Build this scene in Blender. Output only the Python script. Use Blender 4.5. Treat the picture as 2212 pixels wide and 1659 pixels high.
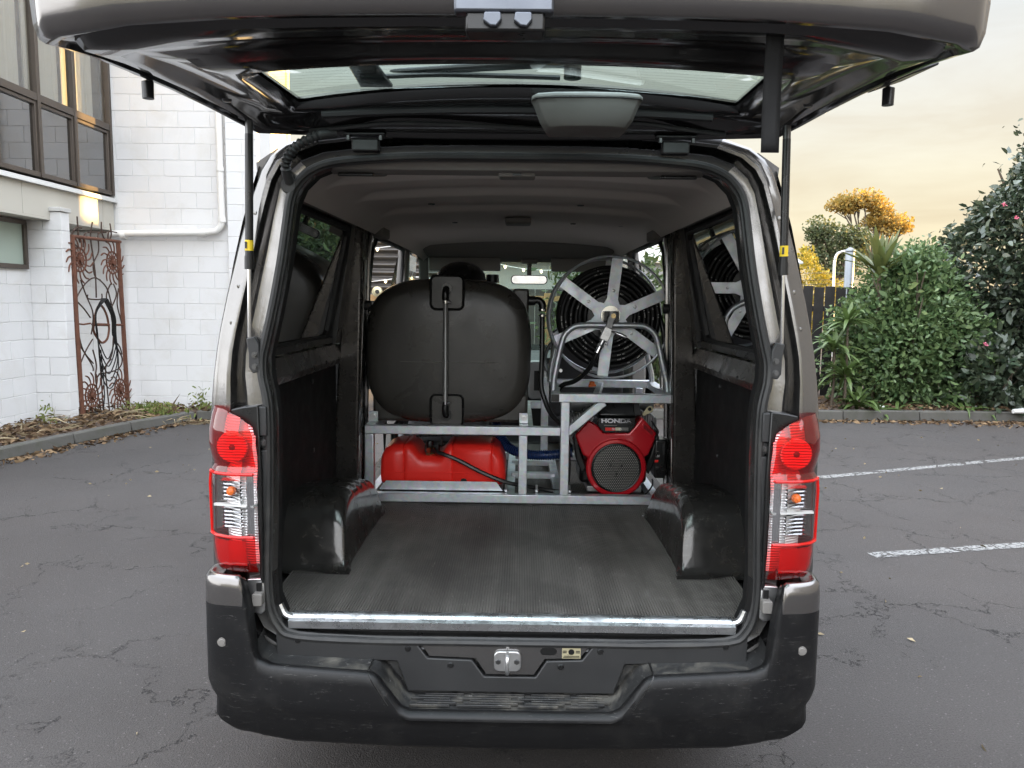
import bpy, bmesh, math, random
import numpy as np
from mathutils import Vector, Matrix
random.seed(7); RNG = np.random.default_rng(11)
for o in list(bpy.data.objects): bpy.data.objects.remove(o)
sc = bpy.context.scene; COL = sc.collection
R = math.radians

# ------------------------------------------------------------------ camera, world, sun, exposure
FPX, FW, FH = 1661.0, 2212.0, 1659.0            # focal length and frame in frame pixels (26 mm phone lens, 4:3)
CAM = np.array([0.012, 0.0, 1.49]); YAW, PIT, ROL = R(0.5), R(-6.2), R(0.65)
_f = np.array([-math.sin(YAW)*math.cos(PIT), math.cos(YAW)*math.cos(PIT), math.sin(PIT)])
_r = np.array([math.cos(YAW), math.sin(YAW), 0.0]); _u = np.cross(_r, _f)
_r2 = _r*math.cos(ROL)+_u*math.sin(ROL); _u2 = -_r*math.sin(ROL)+_u*math.cos(ROL)
def _ray(px, py): return _f*FPX+_r2*(px-FW/2)+_u2*(FH/2-py)
def PY(px, py, Y): d = _ray(px, py); return Vector(CAM+d*(Y-CAM[1])/d[1])      # point at depth Y
def PX(px, py, X): d = _ray(px, py); return Vector(CAM+d*(X-CAM[0])/d[0])      # point on the plane x = X
def PZ(px, py, Z): d = _ray(px, py); return Vector(CAM+d*(Z-CAM[2])/d[2])      # point on the plane z = Z
cd = bpy.data.cameras.new('camera'); cam = bpy.data.objects.new('camera', cd); COL.objects.link(cam)
cd.sensor_fit = 'HORIZONTAL'; cd.sensor_width = 36.0; cd.lens = 36.0*FPX/FW; cd.clip_start = 0.05; cd.clip_end = 2000
m3 = Matrix((_r2, _u2, -_f)).transposed(); cam.matrix_world = Matrix.Translation(Vector(CAM)) @ m3.to_4x4()
sc.camera = cam

SUN_EL, SUN_AZ = R(9.0), R(80.0)                # azimuth clockwise from +Y: low, from the right and a little ahead
SKY_STRENGTH, SUN_STRENGTH, EXPOSURE = 0.15, 2.2, 3.42
w = bpy.data.worlds.new('World'); sc.world = w; w.use_nodes = True
nt = w.node_tree; N, L = nt.nodes, nt.links; N.clear()
out = N.new('ShaderNodeOutputWorld'); bg = N.new('ShaderNodeBackground'); L.new(bg.outputs[0], out.inputs[0])
sky = N.new('ShaderNodeTexSky'); sky.sky_type = 'NISHITA'; sky.sun_disc = False
sky.sun_elevation = SUN_EL; sky.sun_rotation = SUN_AZ; sky.altitude = 50; sky.air_density = 1.0; sky.dust_density = 1.6; sky.ozone_density = 1.2
tc = N.new('ShaderNodeTexCoord'); sep = N.new('ShaderNodeSeparateXYZ'); L.new(tc.outputs['Generated'], sep.inputs[0])
# thin evening cloud veil over the clear sky: stretched noise in the direction of view, warm low down, white higher up, brightened overhead to light the walls
mp = N.new('ShaderNodeMapping'); mp.inputs['Scale'].default_value = (1.3, 1.3, 6.5); L.new(tc.outputs['Generated'], mp.inputs[0])
nz = N.new('ShaderNodeTexNoise'); nz.inputs['Scale'].default_value = 2.4; nz.inputs['Detail'].default_value = 5; nz.inputs['Roughness'].default_value = 0.58; nz.inputs['Distortion'].default_value = 0.4
L.new(mp.outputs[0], nz.inputs['Vector'])
cr = N.new('ShaderNodeValToRGB'); cr.color_ramp.elements[0].position = 0.30; cr.color_ramp.elements[1].position = 0.66
cr.color_ramp.elements[0].color = (0.96,)*3+(1,); cr.color_ramp.elements[1].color = (1.0,)*3+(1,)
L.new(nz.outputs[0], cr.inputs[0])
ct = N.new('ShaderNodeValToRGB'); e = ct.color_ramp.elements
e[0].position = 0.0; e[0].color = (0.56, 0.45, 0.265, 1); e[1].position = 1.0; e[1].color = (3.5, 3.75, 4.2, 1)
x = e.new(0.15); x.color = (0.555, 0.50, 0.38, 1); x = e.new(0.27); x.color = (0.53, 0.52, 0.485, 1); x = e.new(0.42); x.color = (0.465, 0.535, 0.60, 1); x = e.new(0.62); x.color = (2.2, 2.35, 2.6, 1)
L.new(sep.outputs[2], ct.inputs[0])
# behind the camera the veil is brightened and kept neutral to light walls and interior; the change round the sky is smooth
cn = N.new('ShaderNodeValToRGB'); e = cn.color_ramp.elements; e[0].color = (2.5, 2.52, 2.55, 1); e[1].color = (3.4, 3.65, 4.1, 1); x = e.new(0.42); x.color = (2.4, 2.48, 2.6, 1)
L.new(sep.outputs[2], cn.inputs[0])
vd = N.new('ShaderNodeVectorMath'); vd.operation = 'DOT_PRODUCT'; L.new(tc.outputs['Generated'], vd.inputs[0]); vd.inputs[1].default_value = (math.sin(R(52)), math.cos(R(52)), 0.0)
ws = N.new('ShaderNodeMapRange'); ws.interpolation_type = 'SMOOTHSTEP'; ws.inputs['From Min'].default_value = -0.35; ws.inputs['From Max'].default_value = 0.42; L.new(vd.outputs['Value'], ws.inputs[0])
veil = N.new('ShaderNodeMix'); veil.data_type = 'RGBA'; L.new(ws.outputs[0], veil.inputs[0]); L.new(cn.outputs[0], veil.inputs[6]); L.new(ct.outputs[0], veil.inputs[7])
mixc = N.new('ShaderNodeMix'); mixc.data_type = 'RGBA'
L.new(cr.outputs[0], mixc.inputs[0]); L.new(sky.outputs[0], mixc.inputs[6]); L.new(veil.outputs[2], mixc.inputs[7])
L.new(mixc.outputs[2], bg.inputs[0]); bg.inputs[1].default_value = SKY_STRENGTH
sl = bpy.data.lights.new('sun', 'SUN'); sl.energy = SUN_STRENGTH; sl.angle = R(0.53); sl.color = (1.0, 0.62, 0.20)
so = bpy.data.objects.new('sun', sl); COL.objects.link(so)
SD = Vector((math.sin(SUN_AZ)*math.cos(SUN_EL), math.cos(SUN_AZ)*math.cos(SUN_EL), math.sin(SUN_EL)))
so.rotation_euler = SD.to_track_quat('Z', 'Y').to_euler(); so.location = (30, -10, 12)
sc.view_settings.view_transform = 'Standard'; sc.view_settings.look = 'None'; sc.view_settings.gamma = 1.0
sc.view_settings.use_curve_mapping = False; sc.view_settings.exposure = EXPOSURE
sc.render.engine = 'CYCLES'; cy = sc.cycles
cy.use_denoising = True; cy.max_bounces = 9; cy.diffuse_bounces = 4; cy.glossy_bounces = 5; cy.transmission_bounces = 6; cy.transparent_max_bounces = 16
cy.caustics_reflective = False; cy.caustics_refractive = False; cy.sample_clamp_indirect = 6.0; cy.use_adaptive_sampling = True

# ------------------------------------------------------------------ materials
def new_mat(name):
    m = bpy.data.materials.new(name); m.use_nodes = True; t = m.node_tree
    return m, t, t.nodes, t.links, t.nodes['Principled BSDF']
def coords(N, kind='Object'):
    return N.new('ShaderNodeTexCoord').outputs[kind]
def noise(N, L, vec, scale, detail=4, rough=0.55, dist=0.0):
    n = N.new('ShaderNodeTexNoise'); n.inputs['Scale'].default_value = scale; n.inputs['Detail'].default_value = detail
    n.inputs['Roughness'].default_value = rough; n.inputs['Distortion'].default_value = dist; L.new(vec, n.inputs['Vector']); return n.outputs[0]
def ramp(N, L, fac, stops):
    r = N.new('ShaderNodeValToRGB'); els = r.color_ramp.elements
    while len(els) < len(stops): els.new(0.5)
    for el, (p, c) in zip(els, stops): el.position = p; el.color = (c, c, c, 1) if not hasattr(c, '__len__') else tuple(c)+(1,)
    L.new(fac, r.inputs[0]); return r.outputs[0]
def mixcol(N, L, fac, a, b, mode='MIX'):
    m = N.new('ShaderNodeMix'); m.data_type = 'RGBA'; m.blend_type = mode
    for s, v in ((0, fac), (6, a), (7, b)):
        if hasattr(v, 'is_linked') or isinstance(v, bpy.types.NodeSocket): L.new(v, m.inputs[s])
        else: m.inputs[s].default_value = v if s == 0 else tuple(v)[:3]+(1,)
    return m.outputs[2]
def math_(N, L, op, a, b=0.0):
    m = N.new('ShaderNodeMath'); m.operation = op
    for i, v in ((0, a), (1, b)):
        if isinstance(v, bpy.types.NodeSocket): L.new(v, m.inputs[i])
        else: m.inputs[i].default_value = v
    return m.outputs[0]
def bump(N, L, b, h, strength, dist=0.01):
    n = N.new('ShaderNodeBump'); n.inputs['Strength'].default_value = strength; n.inputs['Distance'].default_value = dist
    L.new(h, n.inputs['Height']); L.new(n.outputs[0], b.inputs['Normal']); return n
def pmat(name, col, rough=0.5, metal=0.0, var=0.18, scale=6.0, bmp=0.0, bscale=60.0, coat=0.0, rvar=0.12, spec=0.5, dirt=None, dirt_amt=0.0, dirt_scale=5.0, scratch=0.0, pos=False, orand=0.0):
    """coloured surface with large and small noise in colour and gloss; dirt and scratches have shapes of their own"""
    m, t, N, L, b = new_mat(name); v = N.new('ShaderNodeNewGeometry').outputs['Position'] if pos else coords(N)
    n1 = noise(N, L, v, scale, 5); c = mixcol(N, L, n1, [x*(1-var) for x in col], [min(1, x*(1+var)) for x in col])
    if orand: c = mixcol(N, L, math_(N, L, 'MULTIPLY', N.new('ShaderNodeObjectInfo').outputs['Random'], orand), c, [x*0.62 for x in col])
    rr = ramp(N, L, noise(N, L, v, scale*2.3, 4), [(0.25, max(0.02, rough-rvar)), (0.75, min(1, rough+rvar))])
    if dirt is not None:
        d = ramp(N, L, noise(N, L, v, dirt_scale, 8, 0.68, 0.6), [(0.5, 0.0), (0.72, dirt_amt)])
        c = mixcol(N, L, d, c, dirt); rr = math_(N, L, 'ADD', rr, math_(N, L, 'MULTIPLY', d, 0.4))
    if scratch > 0:
        mp = N.new('ShaderNodeMapping'); mp.inputs['Scale'].default_value = (7, 7, 60); mp.inputs['Rotation'].default_value = (0.6, 0.5, 0.9); L.new(v, mp.inputs[0])
        s = ramp(N, L, noise(N, L, mp.outputs[0], 3.0, 6, 0.7, 1.5), [(0.63, 0.0), (0.66, scratch), (0.68, 0.0)])
        c = mixcol(N, L, s, c, (0.32, 0.31, 0.29))
    L.new(c, b.inputs['Base Color']); L.new(rr, b.inputs['Roughness']); b.inputs['Metallic'].default_value = metal
    b.inputs['Coat Weight'].default_value = coat; b.inputs['Coat Roughness'].default_value = 0.08; b.inputs['Specular IOR Level'].default_value = spec
    if bmp > 0: bump(N, L, b, noise(N, L, v, bscale, 4, 0.6), bmp, 0.004)
    return m
MT = {}
MT['paint'] = pmat('bronze_paint', (0.186, 0.177, 0.172), 0.2, 0.9, 0.08, 2.0, 0.02, 300, coat=0.55, rvar=0.06, dirt=(0.2, 0.18, 0.15), dirt_amt=0.22, dirt_scale=6)
MT['paint_in'] = pmat('inner_body_paint', (0.21, 0.204, 0.20), 0.17, 0.9, 0.12, 5.0, 0.05, 120, coat=0.3, rvar=0.1, dirt=(0.16, 0.15, 0.13), dirt_amt=0.3, scratch=0.3)
MT['dark_paint'] = pmat('dark_inner_paint', (0.017, 0.0165, 0.0165), 0.32, 0.1, 0.2, 4.0, 0.04, 80, coat=0.1, rvar=0.1)
MT['plastic'] = pmat('black_plastic', (0.022, 0.022, 0.0225), 0.47, 0, 0.15, 5.0, 0.15, 900, rvar=0.08)
MT['bumper'] = pmat('bumper_plastic', (0.008, 0.008, 0.0085), 0.40, 0, 0.2, 3.0, 0.12, 700, rvar=0.06, dirt=(0.07, 0.066, 0.06), dirt_amt=0.14, dirt_scale=7, scratch=0.3, spec=0.3)
MT['step'] = pmat('worn_step_plastic', (0.02, 0.02, 0.02), 0.5, 0, 0.25, 6.0, 0.2, 300, rvar=0.15, dirt=(0.13, 0.12, 0.1), dirt_amt=0.85, dirt_scale=9, scratch=0.6)
MT['rubber'] = pmat('seal_rubber', (0.017, 0.017, 0.017), 0.5, 0, 0.2, 8.0, 0.1, 200, rvar=0.1, dirt=(0.09, 0.085, 0.075), dirt_amt=0.3, dirt_scale=8)
MT['board'] = pmat('black_hardboard', (0.008, 0.008, 0.008), 0.75, 0, 0.2, 8.0, 0.1, 200, spec=0.25)
MT['liner'] = pmat('headliner', (0.62, 0.58, 0.54), 0.88, 0, 0.06, 3.0, 0.15, 600, spec=0.15)
MT['liner_d'] = pmat('headliner_dark', (0.19, 0.18, 0.17), 0.85, 0, 0.06, 3.0, 0.1, 600, spec=0.2)
MT['arch'] = pmat('scuffed_arch', (0.07, 0.067, 0.063), 0.19, 0.75, 0.3, 9.0, 0.10, 30, rvar=0.08, dirt=(0.10, 0.085, 0.065), dirt_amt=0.45, dirt_scale=17, scratch=0.9, coat=0.3)
MT['mat'] = pmat('ribbed_rubber', (0.15, 0.139, 0.127), 0.55, 0, 0.35, 2.5, 0.1, 200, rvar=0.13, dirt=(0.26, 0.25, 0.23), dirt_amt=0.5, dirt_scale=4.5, scratch=0.4)
MT['sill'] = pmat('bright_sill', (0.62, 0.63, 0.64), 0.28, 0.95, 0.15, 9.0, 0.1, 60, rvar=0.12, dirt=(0.05, 0.05, 0.05), dirt_amt=0.8, dirt_scale=14)
MT['zinc'] = pmat('zinc_plate', (0.6, 0.6, 0.6), 0.33, 0.95, 0.1, 9, rvar=0.1)
MT['lampgrey'] = pmat('lamp_housing_grey', (0.105, 0.098, 0.09), 0.6, 0, 0.05, 9, 0.08, 500)
MT['darkbronze'] = pmat('dark_bronze_paint', (0.07, 0.064, 0.059), 0.27, 0.7, 0.2, 5, 0.05, 90, rvar=0.08, scratch=0.4)  # darker bronze for the inner pillars and waist rails
MT['tgpaint'] = pmat('gloss_black_bronze_paint', (0.022, 0.021, 0.022), 0.13, 0.3, 0.2, 3, 0.03, 60, coat=0.5, rvar=0.05)
MT['gunmetal'] = pmat('gunmetal', (0.13, 0.14, 0.16), 0.38, 0.85, 0.15, 6)
MT['bolt'] = pmat('bolt', (0.12, 0.12, 0.12), 0.35, 0.9, 0.1, 9)
MT['tank'] = pmat('black_polyethylene', (0.042, 0.039, 0.0345), 0.29, 0, 0.2, 2.2, 0.1, 90, rvar=0.08, dirt=(0.075, 0.068, 0.058), dirt_amt=0.45, dirt_scale=3.5, scratch=0.12)
MT['black'] = pmat('gloss_black', (0.008, 0.008, 0.008), 0.3, 0, 0.2, 5, rvar=0.1)
MT['hose'] = pmat('black_hose', (0.012, 0.012, 0.012), 0.32, 0, 0.2, 5, rvar=0.1)
MT['redtank'] = pmat('red_polyethylene', (0.82, 0.026, 0.018), 0.36, 0, 0.1, 4, 0.06, 200, rvar=0.06)
MT['redpaint'] = pmat('red_engine_paint', (0.52, 0.012, 0.02), 0.22, 0.15, 0.06, 4, coat=0.6, rvar=0.05)
MT['bluehose'] = pmat('blue_hose', (0.01, 0.03, 0.11), 0.3, 0, 0.15, 8)
MT['clearhose'] = pmat('grey_sight_tube', (0.16, 0.155, 0.15), 0.2, 0, 0.1, 8)
MT['cream'] = pmat('cream_zinc', (0.62, 0.56, 0.36), 0.35, 0.6, 0.08, 9)
MT['chrome'] = pmat('chrome', (0.75, 0.75, 0.76), 0.12, 1.0, 0.04, 9, rvar=0.05)
MT['brass'] = pmat('brass', (0.5, 0.38, 0.2), 0.3, 1.0, 0.1, 9)
MT['alu'] = pmat('cast_alloy', (0.35, 0.35, 0.35), 0.5, 0.8, 0.15, 9, 0.2, 100)
MT['trimgrey'] = pmat('warm_grey_plastic', (0.17, 0.16, 0.148), 0.6, 0, 0.05, 9, 0.08, 500)
MT['white'] = pmat('white_plastic', (0.75, 0.75, 0.73), 0.45, 0, 0.04, 9)
MT['orange'] = pmat('orange_lens', (0.8, 0.16, 0.02), 0.3, 0, 0.08, 9)
MT['yellow'] = pmat('yellow_label', (0.8, 0.56, 0.02), 0.45, 0, 0.05, 9)
MT['pvc'] = pmat('painted_pvc', (0.72, 0.71, 0.68), 0.4, 0, 0.05, 4, rvar=0.08, dirt=(0.42, 0.4, 0.36), dirt_amt=0.25, dirt_scale=3)
MT['blockpaint'] = pmat('painted_block', (0.70, 0.70, 0.695), 0.62, 0, 0.04, 1.3, 0.55, 55, rvar=0.08, dirt=(0.50, 0.47, 0.40), dirt_amt=0.30, dirt_scale=2.2, pos=True, orand=0.14)
MT['mortar'] = pmat('painted_joint', (0.68, 0.68, 0.675), 0.75, 0, 0.06, 3, 0.4, 70, pos=True)
MT['creamblock'] = pmat('cream_painted_block', (0.72, 0.66, 0.5), 0.65, 0, 0.05, 2, 0.4, 55)
MT['fascia'] = pmat('fascia_sheet', (0.50, 0.48, 0.42), 0.6, 0, 0.04, 1.5, 0.1, 90)
MT['fasciatrim'] = pmat('grey_flashing', (0.52, 0.52, 0.5), 0.45, 0.1, 0.05, 3)
MT['alframe'] = pmat('bronze_aluminium', (0.095, 0.078, 0.065), 0.4, 0.5, 0.1, 6, rvar=0.08)
MT['curtain'] = pmat('net_curtain', (0.68, 0.66, 0.6), 0.9, 0, 0.05, 5, spec=0.1)
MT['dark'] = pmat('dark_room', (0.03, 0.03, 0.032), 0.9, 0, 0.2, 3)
MT['rust'] = pmat('rusty_iron', (0.13, 0.052, 0.03), 0.75, 0.2, 0.45, 14, 0.5, 120, rvar=0.12)
MT['rustdark'] = pmat('dark_rusty_iron', (0.06, 0.035, 0.026), 0.7, 0.3, 0.4, 14, 0.4, 120)
MT['concrete'] = pmat('kerb_concrete', (0.088, 0.084, 0.074), 0.9, 0, 0.25, 3, 0.6, 60, dirt=(0.06, 0.065, 0.04), dirt_amt=0.7, dirt_scale=3.5, pos=True, orand=0.3)
MT['soil'] = pmat('bark_soil', (0.085, 0.058, 0.042), 0.95, 0, 0.5, 9, 0.9, 40)
MT['fence'] = pmat('dark_stained_paling', (0.021, 0.018, 0.017), 0.8, 0, 0.4, 4, 0.4, 70, pos=True, orand=0.6)
MT['corr'] = pmat('dark_corrugated_iron', (0.075, 0.068, 0.062), 0.42, 0.45, 0.15, 3)
MT['timber'] = pmat('raw_timber', (0.42, 0.26, 0.12), 0.75, 0, 0.2, 6, 0.3, 80)
MT['grey_sheet'] = pmat('grey_roof_sheet', (0.42, 0.44, 0.44), 0.55, 0.1, 0.06, 2)
MT['bark'] = pmat('bark', (0.09, 0.07, 0.05), 0.9, 0, 0.35, 5, 0.6, 30)
MT['lampwhite'] = pmat('white_pole', (0.7, 0.69, 0.66), 0.5, 0, 0.05, 3)
MT['flue'] = pmat('galvanised_flue', (0.20, 0.22, 0.24), 0.4, 0.6, 0.15, 3)
MT['plasticbag'] = pmat('white_litter', (0.8, 0.8, 0.78), 0.5, 0, 0.03, 3)
MT['seat'] = pmat('seat_cloth', (0.03, 0.03, 0.032), 0.9, 0, 0.2, 30)
MT['blocker'] = pmat('sun_blocker_wall', (0.3, 0.27, 0.23), 0.8, 0, 0.08, 1.5)

def galv():
    m, t, N, L, b = new_mat('galvanised_steel'); v = coords(N)
    vo = N.new('ShaderNodeTexVoronoi'); vo.inputs['Scale'].default_value = 55; L.new(v, vo.inputs['Vector'])
    n = noise(N, L, v, 14, 5, 0.6)
    c = mixcol(N, L, ramp(N, L, n, [(0.3, 0.0), (0.7, 1.0)]), (0.50, 0.53, 0.555), (0.72, 0.75, 0.785))
    c = mixcol(N, L, 0.18, c, vo.outputs['Color'], 'SOFT_LIGHT')
    L.new(c, b.inputs['Base Color']); b.inputs['Metallic'].default_value = 0.8
    L.new(ramp(N, L, n, [(0.3, 0.5), (0.7, 0.33)]), b.inputs['Roughness']); bump(N, L, b, noise(N, L, v, 70, 3), 0.12, 0.002); return m
MT['galv'] = galv()
def thin_glass(name, tint, refl=1.0, rough=0.0, diffuse=None, lines=None):
    """thin pane: tinted see-through plus a Fresnel reflection (seen the same by every ray)"""
    m, t, N, L, b = new_mat(name); N.remove(b); o = N['Material Output']
    tr = N.new('ShaderNodeBsdfTransparent'); tr.inputs[0].default_value = tuple(tint)+(1,)
    gl = N.new('ShaderNodeBsdfGlossy'); gl.inputs['Roughness'].default_value = rough; gl.inputs[0].default_value = (1, 1, 1, 1)
    fr = N.new('ShaderNodeFresnel'); ge = N.new('ShaderNodeNewGeometry'); L.new(math_(N, L, 'SUBTRACT', 1.5, math_(N, L, 'MULTIPLY', ge.outputs['Backfacing'], 1.5-1/1.5)), fr.inputs[0])
    mx = N.new('ShaderNodeMixShader'); f = math_(N, L, 'MULTIPLY', fr.outputs[0], refl); L.new(f, mx.inputs[0])
    base = tr.outputs[0]
    if diffuse is not None:
        df = N.new('ShaderNodeBsdfDiffuse'); df.inputs[0].default_value = tuple(diffuse[:3])+(1,)
        m2 = N.new('ShaderNodeMixShader'); m2.inputs[0].default_value = diffuse[3]; L.new(base, m2.inputs[1]); L.new(df.outputs[0], m2.inputs[2]); base = m2.outputs[0]
    if lines is not None:      # printed heater wires across a rear screen
        sp = N.new('ShaderNodeSeparateXYZ'); L.new(coords(N), sp.inputs[0])
        a = math_(N, L, 'FRACT', math_(N, L, 'MULTIPLY', math_(N, L, 'ADD', sp.outputs[1], math_(N, L, 'MULTIPLY', math_(N, L, 'MULTIPLY', sp.outputs[0], sp.outputs[0]), -0.12)), lines))
        k = math_(N, L, 'LESS_THAN', a, 0.075)
        df = N.new('ShaderNodeBsdfDiffuse'); df.inputs[0].default_value = (0.12, 0.10, 0.08, 1)
        m2 = N.new('ShaderNodeMixShader'); L.new(math_(N, L, 'MULTIPLY', k, 0.55), m2.inputs[0]); L.new(base, m2.inputs[1]); L.new(df.outputs[0], m2.inputs[2]); base = m2.outputs[0]
    L.new(base, mx.inputs[1]); L.new(gl.outputs[0], mx.inputs[2]); L.new(mx.outputs[0], o.inputs[0]); return m
MT['rearglass'] = thin_glass('rear_screen_glass', (0.84, 1.0, 0.95), 1.0, lines=30.0)
MT['windscreen'] = thin_glass('windscreen_glass', (0.70, 0.78, 0.74), 1.0)
MT['privacy'] = thin_glass('privacy_glass', (0.16, 0.17, 0.155), 2.3)
MT['doorglass'] = thin_glass('door_glass', (0.55, 0.62, 0.58), 1.0)
MT['pane'] = thin_glass('window_pane', (0.86, 0.86, 0.84), 1.6)
MT['paned'] = thin_glass('dark_window_pane', (0.16, 0.16, 0.17), 3.0)
MT['frost'] = thin_glass('frosted_pane', (0.3, 0.34, 0.3), 0.6, 0.3, (0.42, 0.5, 0.43, 0.85))
MT['redlens'] = thin_glass('red_lens', (0.88, 0.05, 0.045), 1.5, 0.0, (0.55, 0.006, 0.005, 0.10))
MT['redlens_d'] = thin_glass('red_reflector_lens', (0.9, 0.03, 0.03), 0.9, 0.12, (0.75, 0.012, 0.008, 0.6))
MT['clearlens'] = thin_glass('clear_lens', (0.95, 0.95, 0.95), 1.4, 0.0)

def refl_mat():     # moulded chrome reflector with fine flutes
    m, t, N, L, b = new_mat('fluted_reflector'); v = coords(N)
    wv = N.new('ShaderNodeTexWave'); wv.inputs['Scale'].default_value = 42; wv.inputs['Distortion'].default_value = 2.0; wv.bands_direction = 'Z'; L.new(v, wv.inputs['Vector'])
    b.inputs['Base Color'].default_value = (0.9, 0.9, 0.9, 1); b.inputs['Metallic'].default_value = 0.5; b.inputs['Roughness'].default_value = 0.2
    bump(N, L, b, wv.outputs[1], 0.5, 0.004); return m
MT['reflector'] = refl_mat()
def asphalt():
    m, t, N, L, b = new_mat('asphalt'); v = coords(N)
    big = noise(N, L, v, 0.35, 5, 0.6); mid = noise(N, L, v, 2.2, 6, 0.62); fine = noise(N, L, v, 160, 3, 0.7)
    vo = N.new('ShaderNodeTexVoronoi'); vo.inputs['Scale'].default_value = 190; L.new(v, vo.inputs['Vector'])
    c = mixcol(N, L, ramp(N, L, big, [(0.4, 0.0), (0.6, 1.0)]), (0.037, 0.0308, 0.0280), (0.034, 0.0316, 0.0310))
    c = mixcol(N, L, ramp(N, L, mid, [(0.3, 0.0), (0.75, 0.75)]), c, (0.047, 0.0425, 0.040))
    c = mixcol(N, L, ramp(N, L, fine, [(0.35, 0.0), (0.7, 0.75)]), c, (0.088, 0.080, 0.0745))
    spk = ramp(N, L, vo.outputs['Color'], [(0.88, 0.0), (0.95, 0.55)]); c = mixcol(N, L, spk, c, (0.17, 0.16, 0.15))
    # crazed cracks, only in some areas
    dv = N.new('ShaderNodeVectorMath'); dv.operation = 'ADD'; L.new(v, dv.inputs[0])
    nn = N.new('ShaderNodeTexNoise'); nn.inputs['Scale'].default_value = 3.2; nn.inputs['Detail'].default_value = 6; nn.inputs['Roughness'].default_value = 0.7; L.new(v, nn.inputs['Vector'])
    sc_ = N.new('ShaderNodeVectorMath'); sc_.operation = 'SCALE'; sc_.inputs['Scale'].default_value = 0.62; L.new(nn.outputs['Color'], sc_.inputs[0]); L.new(sc_.outputs[0], dv.inputs[1])
    ed = N.new('ShaderNodeTexVoronoi'); ed.feature = 'DISTANCE_TO_EDGE'; ed.inputs['Scale'].default_value = 1.55; L.new(dv.outputs[0], ed.inputs['Vector'])
    wd = ramp(N, L, noise(N, L, v, 1.3, 5, 0.65), [(0.43, 0.0), (0.63, 0.012)])
    crk = math_(N, L, 'SUBTRACT', 1.0, math_(N, L, 'MINIMUM', math_(N, L, 'DIVIDE', ed.outputs[0], math_(N, L, 'ADD', wd, 0.0001)), 1.0))
    c = mixcol(N, L, math_(N, L, 'MINIMUM', math_(N, L, 'MULTIPLY', crk, 1.4), 0.85), c, (0.012, 0.011, 0.010))
    pale = ramp(N, L, noise(N, L, v, 0.8, 7, 0.7, 1.0), [(0.62, 0.0), (0.72, 0.35)]); c = mixcol(N, L, pale, c, (0.078, 0.074, 0.072))
    tone = ramp(N, L, noise(N, L, v, 0.22, 4, 0.5, 0.8), [(0.3, 0.72), (0.7, 1.22)]); c = mixcol(N, L, 1.0, c, tone, 'MULTIPLY')
    oil = ramp(N, L, noise(N, L, v, 1.7, 3, 0.5, 0.3), [(0.70, 0.0), (0.76, 0.55)]); c = mixcol(N, L, oil, c, (0.02, 0.019, 0.018))
    L.new(c, b.inputs['Base Color']); b.inputs['Roughness'].default_value = 0.82; b.inputs['Specular IOR Level'].default_value = 0.35
    h = math_(N, L, 'SUBTRACT', math_(N, L, 'ADD', fine, math_(N, L, 'MULTIPLY', vo.outputs['Distance'], 0.6)), math_(N, L, 'MULTIPLY', crk, 3.0))
    bump(N, L, b, h, 0.7, 0.006); return m
MT['asphalt'] = asphalt()
def worn_paint():
    m, t, N, L, b = new_mat('worn_line_paint'); v = coords(N); o = N['Material Output']
    b.inputs['Roughness'].default_value = 0.7
    L.new(mixcol(N, L, noise(N, L, v, 20, 4), (0.17, 0.17, 0.165), (0.30, 0.30, 0.29)), b.inputs['Base Color'])
    tr = N.new('ShaderNodeBsdfTransparent'); mx = N.new('ShaderNodeMixShader')
    a = ramp(N, L, noise(N, L, v, 38, 6, 0.75), [(0.38, 0.0), (0.52, 0.85)])
    vo = N.new('ShaderNodeTexVoronoi'); vo.feature = 'DISTANCE_TO_EDGE'; vo.inputs['Scale'].default_value = 4.5; L.new(v, vo.inputs['Vector'])
    a = math_(N, L, 'MULTIPLY', a, math_(N, L, 'GREATER_THAN', vo.outputs[0], 0.022))
    L.new(a, mx.inputs[0]); L.new(tr.outputs[0], mx.inputs[1]); L.new(b.outputs[0], mx.inputs[2]); L.new(mx.outputs[0], o.inputs[0]); return m
MT['line'] = worn_paint()
def leaf_mat(name, c1, c2, rough=0.45, trans=0.25, spec=0.5):
    m, t, N, L, b = new_mat(name); g = N.new('ShaderNodeNewGeometry')
    c = mixcol(N, L, g.outputs['Random Per Island'], c1, c2); L.new(c, b.inputs['Base Color'])
    b.inputs['Roughness'].default_value = rough; b.inputs['Specular IOR Level'].default_value = spec
    o = N['Material Output']; tl = N.new('ShaderNodeBsdfTranslucent'); L.new(c, tl.inputs[0]); mx = N.new('ShaderNodeMixShader'); mx.inputs[0].default_value = trans
    L.new(b.outputs[0], mx.inputs[1]); L.new(tl.outputs[0], mx.inputs[2]); L.new(mx.outputs[0], o.inputs[0]); return m
MT['leaf_shrub'] = leaf_mat('shrub_leaf', (0.065, 0.125, 0.048), (0.165, 0.235, 0.095))
MT['leaf_cam'] = leaf_mat('camellia_leaf', (0.03, 0.05, 0.03), (0.085, 0.108, 0.066), 0.3, 0.14, 0.6)
MT['leaf_strap'] = leaf_mat('strap_leaf', (0.05, 0.10, 0.025), (0.12, 0.17, 0.05))
MT['leaf_long'] = leaf_mat('long_leaf', (0.06, 0.10, 0.03), (0.15, 0.16, 0.05))
MT['leaf_gold'] = leaf_mat('autumn_leaf', (0.26, 0.21, 0.06), (0.42, 0.25, 0.05), 0.6, 0.45)
MT['leaf_olive'] = leaf_mat('olive_leaf', (0.05, 0.075, 0.03), (0.11, 0.12, 0.045), 0.6, 0.3)
MT['leaf_yellow'] = leaf_mat('yellow_leaf', (0.22, 0.19, 0.02), (0.32, 0.26, 0.03), 0.6, 0.35)
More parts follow.
